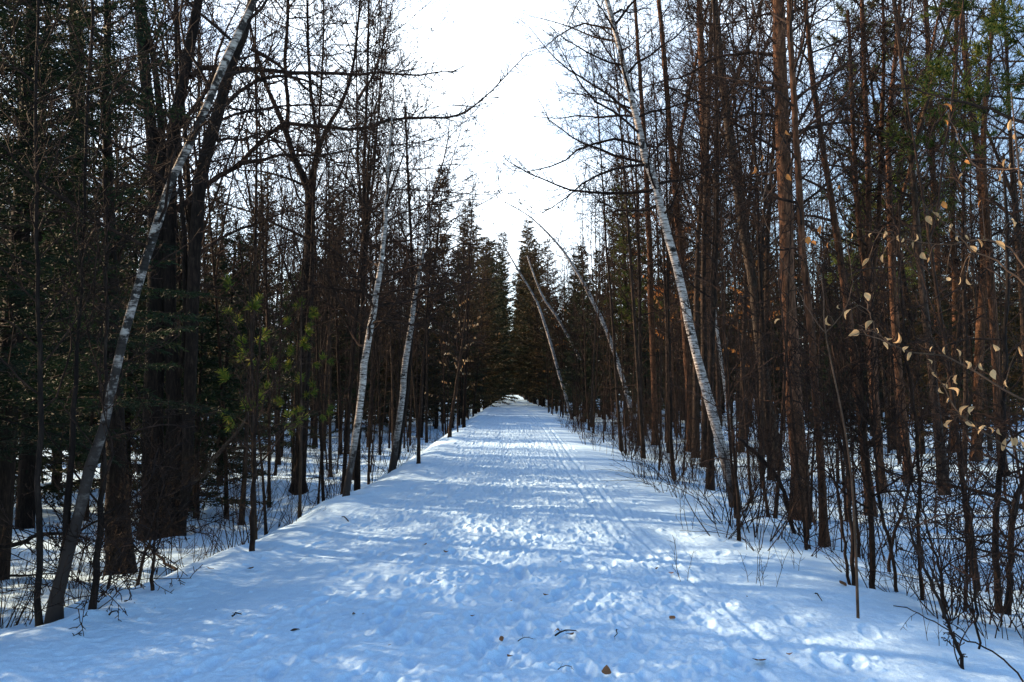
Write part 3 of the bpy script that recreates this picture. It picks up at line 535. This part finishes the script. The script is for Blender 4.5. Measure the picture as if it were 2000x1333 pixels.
# fallen and low dead limbs
def limb_obj(name, label, cat, l, D, w, dd=0, dens=4, parent=None):
    b = at(l[0][0], l[0][1], D); T = Tubes()
    P = [tuple(np.array(at(q[0], q[1], D + dd * i / (len(l) - 1))) - np.array(b)) for i, q in enumerate(l)]
    S = smooth_line(P, max(10, 3 * len(P))); S = [S[0]] + [(p[0] + rng.gauss(0, .006), p[1] + rng.gauss(0, .01), p[2] + rng.gauss(0, .006)) for p in S[1:]]
    r0 = w * D / FPX / 2; T.add(S, taper(r0, max(.003, r0 * .25), len(S)), 7)
    Ls = float(np.sum(np.linalg.norm(np.diff(np.array(S), axis=0), axis=1))); twigs(T, S, min(.3 * Ls, .6), r0 * .35, int(2 + Ls * dens), 1, .1, (30, 70), .0, .0022)
    return tag(link(name, tube_mesh(name, T, M['dark_bark']), loc=b), label, cat)
limb_obj('fallen_limb', 'long dark fallen limb slanting down to the right edge above the snow', 'branch', [(2060, 1018), (2000, 992), (1930, 966), (1860, 950), (1780, 935), (1700, 905)], 8.5, 11, 2)
limb_obj('fallen_limb', 'thinner dead limb lying lower at the right behind the poles', 'branch', [(2050, 1092), (1990, 1075), (1930, 1060), (1870, 1040), (1810, 1012)], 7.5, 7, 1)
limb_obj('low_bough', 'arching dead bough crossing low behind the leaning birch at the left edge', 'branch', [(-40, 1070), (30, 1065), (80, 1045), (140, 1040), (185, 1020), (230, 985)], 7.6, 11, .6)
limb_obj('low_bough', 'lower dead bough meeting the left frame edge under the arching one', 'branch', [(-40, 1128), (30, 1126), (75, 1122), (130, 1120)], 7.2, 7, .3)
limb_obj('fallen_pole', 'snapped pole lying on the snow beneath the twin trunk', 'branch', [(345, 1114), (320, 1096), (290, 1068), (262, 1045)], 9.2, 7, .8, 2)
limb_obj('fallen_twig', 'long arched dead twig lying on the snow in the bottom right corner', 'twig', [(2010, 1345), (1975, 1305), (1935, 1272), (1880, 1245), (1840, 1225), (1790, 1195), (1742, 1180)], 4.55, 4, .55, 2)
limb_obj('overhanging_bough', 'dark bough reaching down from above across the upper right sky', 'branch', [(2080, 290), (2000, 240), (1930, 212), (1850, 195), (1790, 178), (1720, 172)], 5.5, 9, .8, 5)

# ------------------------------------------------------------------ evergreens near the trail
def ev(kind, name, px, D, label, s=1, cat='evergreen tree', group=None):
    x = (px - 1000) / FPX * D; return place(kind, name, 'crown', x, D, label, cat, group, s, .02)
ev(NEARHEM, 'hemlock_tree', 5, 9.5, 'dark hemlock with drooping sprays filling the left frame edge', 1.0)
ev(NEARHEM, 'hemlock_tree', -60, 7.6, 'nearest dark hemlock, its sprays entering over the left frame edge', .8)
ev(NEARHEM, 'hemlock_tree', 60, 13.5, 'dark hemlock standing behind the leaning birch', .95)
ev(HEMLOCK[0], 'hemlock_tree', 255, 16, 'low bushy hemlock behind the thick twin trunk', .95)
ev(HEMLOCK[1], 'hemlock_tree', 390, 14.5, 'small hemlock right of the leaning dark trunk', .85)
ev(HEMLOCK[0], 'hemlock_tree', 120, 20, 'hemlock deep in shade beyond the left corner trees', 1.1)
YP = pine_kind('young_pine', 3.3, .42, 13, .8, M['young_needles'], .028, .095, 6, .0065)
ev(YP, 'young_pine', 506, 9.6, 'young pine with yellow-green needle tufts left of the forked tree', .95)
ev(YP, 'young_pine', 590, 11.5, 'second yellow-green young pine in front of the forked trunk', .95)
ev(PINE, 'pine_tree', 1795, 24, 'green pine with sunlit tufts behind the wide V-forked tree', 1.0)
ev(PINE, 'pine_tree', 2030, 13, 'green pine crown cut by the upper right frame corner', .95)
ev(PINE, 'pine_tree', 1270, 42, 'pine with a sunlit top behind the bend of the tall birch', .85)
ev(PINE, 'pine_tree', 1700, 34, 'pine glimpsed between the slanting and two-stemmed trees', .95)

# ------------------------------------------------------------------ the wood: every bare tree its own object
placed = []
def ok(x, y, dmin):
    for (a, b_, m) in placed:
        if abs(a - x) < dmin and abs(b_ - y) < dmin and (a - x) ** 2 + (b_ - y) ** 2 < dmin ** 2: return False
    placed.append((x, y, 0)); return True
LAB = {(-1, 0): ('thin bare tree among the crowded trunks left of the trail, within the first rows', 'bare trees near the left side of the trail'),
       (1, 0): ('thin bare tree among the crowded trunks right of the trail, within the first rows', 'bare trees near the right side of the trail'),
       (-1, 1): ('distant thin bare tree deep in the left wood', 'distant bare trees in the left wood'),
       (1, 1): ('distant thin bare tree deep in the right wood', 'distant bare trees in the right wood')}
LITGAP = [(8.6, 1.7), (23.5, 1.0)]                   # places on the trail the low sun reaches between the trunks
sx, sy = -math.tan(R(-SUN_AZ)), 1.0
def shades(x, y):
    for (gy, hw) in LITGAP:
        # the line from (0, gy) on the trail towards the sun
        d = ((x - .3) * math.cos(R(SUN_AZ)) - (y - gy) * math.sin(R(SUN_AZ)))
        if x < -1 and abs(d) < hw: return True
    return False
cnt = 0; tries = 0
while cnt < 235 and tries < 9000:
    tries += 1; side = rng.choice((-1, -1, 1)) if tries % 3 else rng.choice((-1, 1)); y = 14 + 54 * rng.random() ** .95
    x = side * (3.1 + rng.random() ** 1.1 * (.72 * y + 1.5 - 3.1) if .72 * y > 4 else 3.2)
    if shades(x, y) and rng.random() < .93: continue
    if not ok(x, y, 1.05 if y < 35 else 1.3): continue
    far = 1 if y > 34 else 0; lab, grp = LAB[(side, far)]
    kd = rng.choice(KINDS[:8] if side < 0 else KINDS)
    place(kd, 'bare_tree', 'branches', x, y, lab, 'tree', grp, rng.uniform(.85, 1.2), .035); cnt += 1
for i in range(26):                                  # unseen trees added left of frame, sunward, to throw the streaked shade
    x = -rng.uniform(4, 34); y = rng.uniform(.5, 22)
    if abs(x) < .66 * y + 1 or shades(x, y) or not ok(x, y, 1.6): continue
    place(rng.choice(KINDS), 'bare_tree', 'branches', x, y, *[LAB[(-1, 0)][0], 'tree', LAB[(-1, 0)][1]], rng.uniform(.85, 1.15), .03)
for (x, y) in ((-9.6, 10.4), (-10.6, 12.2), (-9.3, 9.0), (-11.8, 14.4), (-13, 16.5), (-12.4, 12.8), (-11.0, 10.2), (-14.5, 18.5)):  # unseen low hemlocks, added to keep sun off the left wood floor
    place(HEMLOCK[1], 'hemlock_tree', 'crown', x, y, 'small unseen hemlock added beyond the left frame edge to shade the wood floor', 'evergreen tree', 'small unseen hemlocks added to shade the left wood floor', rng.uniform(.6, .8), .02)
for (x, y) in ((-7.6, 6.3), (-9.6, 7.6), (-8.6, 5.0), (-11.5, 6.6), (-7.2, 4.2), (-6.3, 5.5), (-6.9, 7.0), (-9.2, 8.6), (-5.6, 4.7), (-10.4, 5.6)):  # unseen hemlocks, added to shade the foreground of the trail
    place(HEMLOCK[2], 'hemlock_tree', 'crown', x, y, 'broad unseen hemlock added left of frame to shade the near trail', 'evergreen tree', 'unseen hemlocks added to shade the near trail', rng.uniform(.6, .7), .02)
cnt = 0  # low hemlocks added sunward to shade the trail; they also fill the wood
while cnt < 17:
    y = rng.uniform(11, 62); x = -rng.uniform(5.5, 12)
    if shades(x, y) or not ok(x, y, 1.2): continue
    place(HEMLOCK[0] if rng.random() < .5 else HEMLOCK[2], 'hemlock_tree', 'crown', x, y, 'low dark hemlock under the bare trees in the left wood', 'evergreen tree', 'low hemlocks in the left wood', rng.uniform(.65, .95), .03); cnt += 1
cnt = 0
while cnt < 100:
    side = rng.choice((-1, 1)); y = 7.5 + 40 * rng.random() ** 1.4; x = side * (2.9 + abs(rng.gauss(0, 1)) * (1.2 + .22 * y))
    if side < 0 and y < 12: continue
    if shades(x, y) and rng.random() < .7: continue
    if abs(x) > .68 * y + 1 or not ok(x, y, .5): continue
    place(rng.choice(SLIM), 'sapling', 'branches', x, y, 'slim bare sapling in the undergrowth %s of the trail' % ('left' if side < 0 else 'right'), 'sapling', 'slim bare saplings %s of the trail' % ('left' if side < 0 else 'right'), rng.uniform(.7, 1.15), .06); cnt += 1
for i in range(100):
    side = -1 if i % 2 else 1; y = 28 + 80 * rng.random(); x = side * rng.uniform(2.7, 4.6)
    if not ok(x, y, .6): continue
    sd_n = 'left' if side < 0 else 'right'; o = place(rng.choice(SLIM + KINDS[6:7] + KINDS[2:3]), 'bare_tree', 'branches', x, y, 'slender bare tree crowding the far %s edge of the trail' % sd_n, 'tree', 'slender trees at the far %s trail edge' % sd_n, rng.uniform(.9, 1.3), .03)
    o.rotation_euler[1] += -side * rng.uniform(0, .12)
def shrub(x, y, s, k=None):
    side = 'left' if x < 0 else 'right'; me = k if k is not None else rng.choice(SHRUBS)
    o = link('bare_shrub', me, loc=(x, y, gz(x, y))); o.rotation_euler = (rng.gauss(0, .05), rng.gauss(0, .05), rng.random() * 6.28); o.scale = (s, s, s)
    tag(o, 'tangle of thin leafless stems poking from the snow %s of the trail' % side, 'shrub', 'leafless shrubs %s of the trail' % side)
cnt = 0
while cnt < 215:                                     # right side tangle
    y = 5.6 + 30 * rng.random() ** 1.5; x = hwR(y) + .12 + abs(rng.gauss(0, 1)) * (.75 + .07 * y) + (.7 if y < 8 else 0)
    if x > .68 * y + .6: continue
    shrub(x, y, rng.uniform(.55, 1.0) * (.8 if y < 8 else 1)); cnt += 1
cnt = 0
while cnt < 150:
    y = 5.6 + 30 * rng.random() ** 1.4; x = -(hwL(y) + .35 + abs(rng.gauss(0, 1)) * (1.2 + .17 * y))
    if -x > .68 * y + .6: continue
    shrub(x, y, rng.uniform(.45, .9) * (.75 if y < 9 else 1)); cnt += 1

# ------------------------------------------------------------------ evergreens along the far trail and through the wood
y = 40
while y < 284:
    for side in (-1, 1):
        x = side * (max(2.5, 4.3 - max(0, y - 60) * .04) + rng.uniform(-.2, .8)); yy = y + rng.uniform(-1.5, 1.5)
        if not (side > 0 and y < 46):
            sd_n = 'left' if side < 0 else 'right'
            place(rng.choice(SPRUCE if y < 75 else TALL if y < 135 else FARTALL), 'spruce_tree', 'crown', x, yy, 'dark conical evergreen lining the far %s edge of the trail' % sd_n, 'evergreen tree', 'evergreens lining the far trail, %s side' % sd_n, rng.uniform(.75, 1.08) * (.8 if side > 0 and y < 80 else .8 if y < 52 else 1.12 if y < 85 else 1) * (1 + .62 * min(1, max(0, y - 70) / 60)), .03)
    y += 4.2 if y < 90 else 6.5
cnt = 0
while cnt < 128:
    side = rng.choice((-1, 1)); y = 17 + 60 * rng.random(); x = side * (5 + rng.random() * (.7 * y - 3))
    if shades(x, y): continue
    if not ok(x, y, 1.5): continue
    sd_n = 'left' if side < 0 else 'right'
    if y > 40: place(rng.choice(SPRUCE), 'spruce_tree', 'crown', x, y, 'dark evergreen standing back in the %s wood' % sd_n, 'evergreen tree', 'evergreens inside the %s wood' % sd_n, rng.uniform(.65, 1.05), .02)
    else: place(rng.choice(HEMLOCK), 'hemlock_tree', 'crown', x, y, 'low dark hemlock under the bare trees in the %s wood' % sd_n, 'evergreen tree', 'low hemlocks in the %s wood' % sd_n, rng.uniform(.6, 1.0), .02)
    cnt += 1

# the far wood behind, and closing the trail: one mass
M['end_glow_bark'] = bark('end_glow_bark', (.09, .04, .018), (.22, .11, .05), (.36, .2, .1), .3, 24, .5, .9, 1.1)  # warm glow at the trail's end, put into the bark colour
def far_wood(end):
    T = Tubes(); rs = random.Random(3); pts = []
    for i in range(300 if end else 760):
        side = rs.choice((-1, 1)); y = rs.uniform(45, 150); pts.append((side * rs.uniform(6, .75 * y + 4), y) if not end else (rs.uniform(-11, 11), rs.uniform(272, 310)))
    for (x, y) in pts:
        H = rs.uniform(11, 18); z = gz(x, y); tr = [(x + rs.gauss(0, .05) * k, y, z - .2 + H * k / 4) for k in range(5)]; r = rs.uniform(.05, .12)
        T.add(tr, taper(r, .015, 5), 4)
        for j in range(46):
            t = rs.uniform(.12, .98); p, _ = along(tr, t); a = rs.random() * 6.28; L = rs.uniform(.8, 2.6) * (1.15 - .7 * t)
            d = nrm((math.cos(a), math.sin(a), rs.uniform(.2, 1.2))); m = tuple(p[c] + d[c] * L * .5 for c in range(3)); e = tuple(m[c] + (d[0], d[1], d[2] + .35)[c] * L * .5 for c in range(3))
            T.add([p, m, e], [.016, .011, .006], 3)
            for q in range(4):
                f = rs.uniform(.25, 1); b = tuple(p[c] + (e[c] - p[c]) * f for c in range(3)); T.add([b, (b[0] + rs.gauss(0, .3), b[1] + rs.gauss(0, .3), b[2] + rs.uniform(.1, .55))], [.008, .004], 3)
    if end: tag(link('distant_thicket', tube_mesh('distant_thicket', T, M['end_glow_bark'])), 'warm brown sunlit thicket closing the far end of the trail', 'far thicket', kind='stuff')
    else: tag(link('distant_wood', tube_mesh('distant_wood', T, M['wood_bark'])), 'dense mass of far bare trees filling the gaps between trunks', 'far wood', kind='stuff')
far_wood(False); far_wood(True)
def far_evergreens():
    B = Blades(); rs = random.Random(9)
    for i in range(300):
        side = rs.choice((-1, 1)); y = rs.uniform(78, 175); x = side * rs.uniform(8, .72 * y + 6); H = rs.uniform(10, 19); Rb = rs.uniform(1.8, 3.2)
        for j in range(520):
            t = rs.random() ** .8; a = rs.random() * 6.28; r = Rb * (1 - t) ** .8 * rs.uniform(.3, 1.05) + .1
            B.add((x + math.cos(a) * r, y + math.sin(a) * r, .3 + H * t), (math.cos(a) * .45 + rs.gauss(0, .1), math.sin(a) * .45 + rs.gauss(0, .1), rs.uniform(-.25, .1)), rs.uniform(.08, .17))
    for i in range(60):
        x = rs.uniform(-16, 16); y = rs.uniform(305, 330); H = rs.uniform(14, 26)
        for j in range(300):
            t = rs.random(); a = rs.random() * 6.28; r = 3 * (1 - t) ** .8 * rs.uniform(.3, 1.05) + .1
            B.add((x + math.cos(a) * r, y + math.sin(a) * r, .1 + H * t), (math.cos(a) * .6, math.sin(a) * .6, rs.uniform(-.25, .1)), rs.uniform(.12, .25))
    tag(link('distant_evergreens', mesh_from('distant_evergreens', *B.data(), M['needles'], False)), 'dark far evergreens massed behind the bare trees', 'far evergreens', kind='stuff')
far_evergreens()

# ------------------------------------------------------------------ beech spray with tan leaves, right foreground
def leaf_mesh(name, mt, L=.07, Wd=.036, curl=.5, seed=0):
    rs = random.Random(seed); V = []; F = []; nu, nv = 7, 4
    for i in range(nu + 1):
        t = i / nu; w = Wd * math.sin(math.pi * min(1, t ** .8 * .97 + .02)) ** .85 * (1.1 - .3 * t) + rs.gauss(0, .0012)
        for j in range(-nv // 2, nv // 2 + 1):
            s = j / (nv / 2); V.append((s * w * math.cos(curl * abs(s) * .8) + math.sin(t * 3) * .008 * curl, -abs(s) ** 1.5 * w * curl * .4 - math.sin(t * 2.4) * .018 * curl + rs.gauss(0, .0012), -t * L))
    m = nv + 1
    for i in range(nu):
        for j in range(nv): a = i * m + j; F.append((a, a + 1, a + m + 1, a + m))
    me = mesh_from(name, V, F, mt); return me
LEAVES = [leaf_mesh('leaf', M['dry_leaf'], .07 * a, .03 * a, c, i) for i, (a, c) in enumerate([(1, .9), (1.1, 1.3), (.85, .6), (1.05, 1.6), (.9, 1.1)])]
RUST = [leaf_mesh('leaf', M['rust_leaf'], .075, .032, c, 9 + i) for i, c in enumerate((.6, 1.0))]
def beech(label, D, stem, branches, leaves, name='beech_sapling'):
    b = ground_at(*stem[0][:2]) if stem[0][1] > 800 else at(*stem[0][:2], D)
    D0 = D; base = (at(stem[0][0], 900, D0)[0], D0, 0); base = (base[0], D0, gz(base[0], D0)); rt = thing(name, base, label, 'beech sapling'); T = Tubes()
    P = [(0, 0, -.1)] + [tuple(np.array(at(q[0], q[1], D0)) - np.array(base)) for q in stem]; S = smooth_line(P, 18); T.add(S, taper(.011, .003, 18), 6); link('stem', tube_mesh('beech_stem', T, M['beech_bark']), rt)
    lines = []
    for l, w, dd in branches:
        T = Tubes(); P = [tuple(np.array(at(q[0], q[1], D0 + dd * i / (len(l) - 1))) - np.array(base)) for i, q in enumerate(l)]
        S = smooth_line(P, 14); S = [S[0]] + [(p[0] + rng.gauss(0, .004), p[1], p[2] + rng.gauss(0, .004)) for p in S[1:]]; T.add(S, taper(w * .9, .0022, 14), 5); twigs(T, S, .16, .0022, 7, 0, .2, (30, 60), .02, .0012)
        br = link('branch', tube_mesh('beech_branch', T, M['beech_bark']), rt); lines.append((br, S))
    for (px, py, kind_) in leaves:
        best = None
        for br, S in lines:
            for p in S:
                q = np.array(at(px, py, p[1] + base[1])) - np.array(base); d = float(np.linalg.norm(q - np.array(p)))
                if best is None or d < best[0]: best = (d, br, q, p)
        _, br, q, p = best; o = link('leaf', rng.choice(RUST if kind_ else LEAVES), br); o.location = tuple(q + np.array((0, 0, .03)))
        o.rotation_euler = (rng.gauss(0, .4), rng.gauss(.15, .45), rng.random() * 6.28); s = rng.uniform(.42, .82) * (1.25 if D > 5 else 1); o.scale = (s * rng.uniform(.6, 1), s * rng.uniform(.8, 1.3), s)
        if _ > .03:                                  # the leaf's own twig
            T = Tubes(); a = tuple(q + np.array((0, 0, .03))); m = tuple((p[c] + a[c]) / 2 + (0, 0, .02)[c] for c in range(3)); T.add([p, m, a], [.0028, .0022, .0014], 3); link('twig', tube_mesh('leaf_twig', T, M['beech_bark']), br)
A = [(1860, 448), (1885, 470), (1910, 478), (1925, 470), (1895, 492), (1870, 472), (1945, 482), (1820, 425), (1810, 433), (1975, 440), (1783, 483), (1815, 514), (1800, 505), (1790, 468), (1755, 470), (1733, 465), (1703, 466), (1698, 515), (1725, 508), (1664, 467), (1730, 462), (1765, 476)]
beech('beech sapling at the right frame edge with tan leaves on its upper branch', 3.9, [(2080, 800), (2060, 700), (2040, 600), (2010, 480), (1990, 330), (1975, 180)],
      [([(2040, 600), (1990, 545), (1940, 508), (1895, 485), (1860, 450), (1800, 395)], .007, .3), ([(2030, 560), (1950, 470), (1860, 478), (1780, 470), (1690, 450)], .005, .5), ([(1990, 330), (1960, 330), (1900, 320), (1850, 225)], .005, .3)],
      [(x, y_, 0) for x, y_ in A] + [(1840, 405, 1), (1885, 325, 1), (1917, 402, 1), (1843, 215, 1), (1846, 245, 1), (1965, 322, 0), (1975, 330, 0), (1950, 352, 0), (1960, 345, 0), (1990, 300, 0), (1975, 245, 0), (1985, 270, 0), (1990, 365, 0), (1875, 553, 0), (1888, 556, 0), (1848, 555, 0), (1880, 350, 0)])
Bl = [(1965, 755), (1940, 735), (1915, 722), (1885, 718), (1868, 695), (1845, 690), (1822, 690), (1775, 690), (1755, 662), (1725, 682), (1705, 640), (1712, 655), (1678, 660), (1690, 585), (1663, 617), (1730, 672), (1780, 700), (1812, 715), (1820, 740), (1840, 765), (1855, 790), (1860, 835), (1885, 838), (1950, 850), (1930, 848), (1965, 870), (1975, 868), (1990, 872), (1905, 808), (1925, 845), (1852, 772), (1870, 745), (1895, 720), (1990, 690), (1940, 686), (1835, 770), (1983, 868), (1893, 806)]
beech('beech sapling at the right frame edge with tan leaves on two low drooping branches', 3.5, [(2110, 900), (2090, 820), (2075, 740), (2060, 640)],
      [([(2090, 820), (2000, 780), (1950, 752), (1895, 722), (1850, 695), (1790, 690), (1740, 675), (1690, 655)], .006, .3), ([(2100, 880), (2020, 890), (1960, 868), (1905, 835), (1865, 795), (1840, 750), (1815, 715)], .006, .2), ([(1740, 675), (1710, 640), (1690, 590)], .003, .1)],
      [(x, y_, 0) for x, y_ in Bl])
beech('thin beech sapling with a few tan leaves standing before the thickest right trunk', 5.7, [(1668, 1000), (1652, 850), (1612, 650), (1608, 560), (1590, 500)],
      [([(1612, 650), (1640, 620), (1665, 560), (1655, 480)], .004, .1), ([(1612, 650), (1580, 610), (1550, 550), (1510, 470), (1485, 400)], .004, .2), ([(1600, 540), (1585, 500), (1560, 470)], .003, .1)],
      [(1637, 604, 0), (1523, 632, 0), (1617, 625, 0), (1577, 470, 1), (1585, 480, 1), (1604, 448, 1), (1618, 482, 1), (1535, 262, 1), (1537, 348, 1), (1490, 310, 1), (1512, 318, 1), (1475, 332, 1), (1640, 370, 1)])
# small far beeches that keep their leaves: pale one over the left bank, rust ones in the right wood
def leafy_kind(name, H, mt, n, s):
    T = Tubes(); B = Blades(); tr = walk((0, 0, -.1), (0, 0, 1), H, 8, .05, .02); T.add(tr, taper(.035, .006, 9), 5)
    for i in range(26):
        p, _ = along(tr, rng.uniform(.25, .98)); a = rng.random() * 6.28; L = rng.uniform(.6, 1.9); q = walk(p, (math.cos(a), math.sin(a), .25), L, 5, .08, .0); T.add(q, taper(.009, .003, 6), 3)
        for j in range(n):
            b, d = along(q, rng.uniform(.25, 1)); v = (rng.gauss(0, .03), rng.gauss(0, .03), -.07 * s); B.add(b, v, .022 * s)
    return tube_mesh(name + '_trunk', T, M['stem_bark']), mesh_from(name + '_leaves', *B.data(.6), mt, False)
PALE = leafy_kind('pale_beech', 5.2, M['dry_leaf'], 7, 1.1); RST = leafy_kind('rust_beech', 6.5, M['rust_leaf'], 16, 1.2)
def lf(kd, px, D, lab, s): 
    x = (px - 1000) / FPX * D; rt = thing('beech_tree', (x, D, gz(x, D)), lab, 'beech tree', None, rng.random() * 6.28, (0, 0), s); link('trunk', kd[0], rt); link('leaves', kd[1], rt)
lf(PALE, 895, 30, 'small beech with pale dry leaves over the far left bank', 1)
lf(RST, 1320, 33, 'beech holding rust leaves beyond the tall leaning birch', 1.6)
lf(RST, 1480, 30, 'beech holding rust leaves between the grey-brown trunk and the thickest trunk', 1.25)
lf(RST, 1120, 62, 'far beech holding rust leaves above the right far birches', 1.5)

# ------------------------------------------------------------------ litter on the snow
LIT = [leaf_mesh('litter_leaf', M['litter_leaf'], .085, .036, c, 30 + i) for i, c in enumerate((.4, .9, .2))]
for (px, py, lab, s) in [(1497, 1302, 'curled brown leaf on the snow at the lower right of the trail', 1.2), (1183, 1330, 'reddish leaf at the bottom edge of the trail', 1), (574, 1238, 'dark curled leaf at the lower left of the trail', 1.1),
                         (1000, 1296, 'small rusty leaf at the bottom centre of the trail', .7), (1072, 1170, 'brown leaf in the trodden centre line', .8), (1090, 1238, 'pair leaf beside the twig at the trail centre', .9), (1105, 1247, 'crumpled leaf under the twig at the trail centre', 1),
                         (866, 1082, 'dark leaf left of the trodden centre line', .8), (833, 1068, 'leaf above the dark leaf on the left of the trail', .7), (1317, 1213, 'small dark leaf right of centre on the snow', .8), (418, 1118, 'leaf on the sunlit left bank', 1), (496, 1115, 'dark leaf flat on the left bank snow', .9), (1652, 1146, 'dark flat leaf near the pole clump foot', 1.2),
                         (928, 1210, 'tiny leaf left of the centre twig', .6), (1316, 1125, 'leaf in the sunlit patch by the sledge groove', .7), (1280, 1118, 'small bent leaf near the sledge groove', .6), (978, 1252, 'tiny dark leaf above the rusty one', .6), (1548, 1287, 'small dark scrap of leaf on the right of the trail', .6), (690, 1205, 'pale brown leaf on the left of the trail', .6), (1160, 985, 'far small leaf on the trail', .8)]:
    b = ground_at(px, py); o = link('fallen_leaf', rng.choice(LIT), loc=(b[0], b[1], b[2] + .03)); o.rotation_euler = (R(90) + rng.gauss(0, .25), rng.gauss(0, .3), rng.random() * 6.28); o.scale = (s * .8, s * .8, s * .8); tag(o, lab, 'leaf', 'dead leaves on the snow')
for (p0, p1, lab, w) in [((1085, 1250), (1125, 1243), 'short dark twig by the crumpled leaves at the trail centre', 4), ((1592, 1165), (1607, 1180), 'short twig slanting on the snow below the pole clump', 3), ((1205, 1237), (1203, 1252), 'tiny bent twig right of the trail centre', 3),
                         ((450, 1212), (472, 1209), 'dark twig on the lower left bank', 4), ((213, 1210), (232, 1208), 'twig on the snow below the leaning birch', 4), ((680, 1022), (668, 1010), 'small sprig on the left trail edge', 3), ((1010, 1262), (1040, 1256), 'faint thin twig at the trail centre', 2), ((1090, 1318), (1118, 1316), 'thin twig at the bottom of the trail', 2)]:
    a = ground_at(*p0); c = ground_at(*p1); T = Tubes(); dx, dy = c[0] - a[0], c[1] - a[1]
    S = [(dx * t + rng.gauss(0, .006), dy * t + rng.gauss(0, .006), .018 + .02 * math.sin(t * 3)) for t in (0, .25, .5, .75, 1)]; r = w * a[1] / FPX / 2; T.add(S, taper(r, r * .5, 5), 5); twigs(T, S, .05, r * .5, 3, 0, .2, (30, 60), 0, .001)
    tag(link('fallen_twig', tube_mesh('fallen_twig', T, M['dark_bark']), loc=a), lab, 'twig')
# loose undergrowth stems: small single sprigs at the right edge of the trail
for i, (px, py, lab) in enumerate([(1340, 1132, 'small forked sprig standing alone left of the right bank shrubs'), (1494, 1143, 'wispy branching sprig in front of the right bank poles'), (1466, 1138, 'short wispy sprig beside the branching one'), (1832, 1262, 'little sprig near the bottom right leaning stem'), (1555, 1115, 'single curved sprig on the right bank'), (1350, 1035, 'fan of thin twigs at the right trail edge')]):
    b = ground_at(px, py); o = link('sprig', SHRUBS[5], loc=b); s = .55 if i != 5 else .8; o.scale = (s, s, s); o.rotation_euler = (0, 0, i * 1.3); tag(o, lab, 'sprig')

# ------------------------------------------------------------------ hollows in the snow round each trunk
def press_wells():
    for nm in ('ground', 'path'):
        me = bpy.data.objects[nm].data; n = len(me.vertices); co = np.empty(n * 3, np.float32); me.vertices.foreach_get('co', co); co = co.reshape(-1, 3)
        order = np.argsort(co[:, 1], kind='stable'); ysort = co[order, 1]
        for (x, y, r) in WELLS:
            if y > 45: continue
            R_ = r * 1.3 + .14; a, b = np.searchsorted(ysort, [y - R_ * 2.4, y + R_ * 2.4]); ix = order[a:b]; ix = ix[np.abs(co[ix, 0] - x) < R_ * 2.4]
            d = np.hypot(co[ix, 0] - x, co[ix, 1] - y) / R_; k = min(1, r / .06)
            co[ix, 2] += (-.085 * np.exp(-d ** 2) + .025 * np.exp(-((d - 1.5) / .4) ** 2)) * k
        me.vertices.foreach_set('co', co.ravel()); me.update()
press_wells()
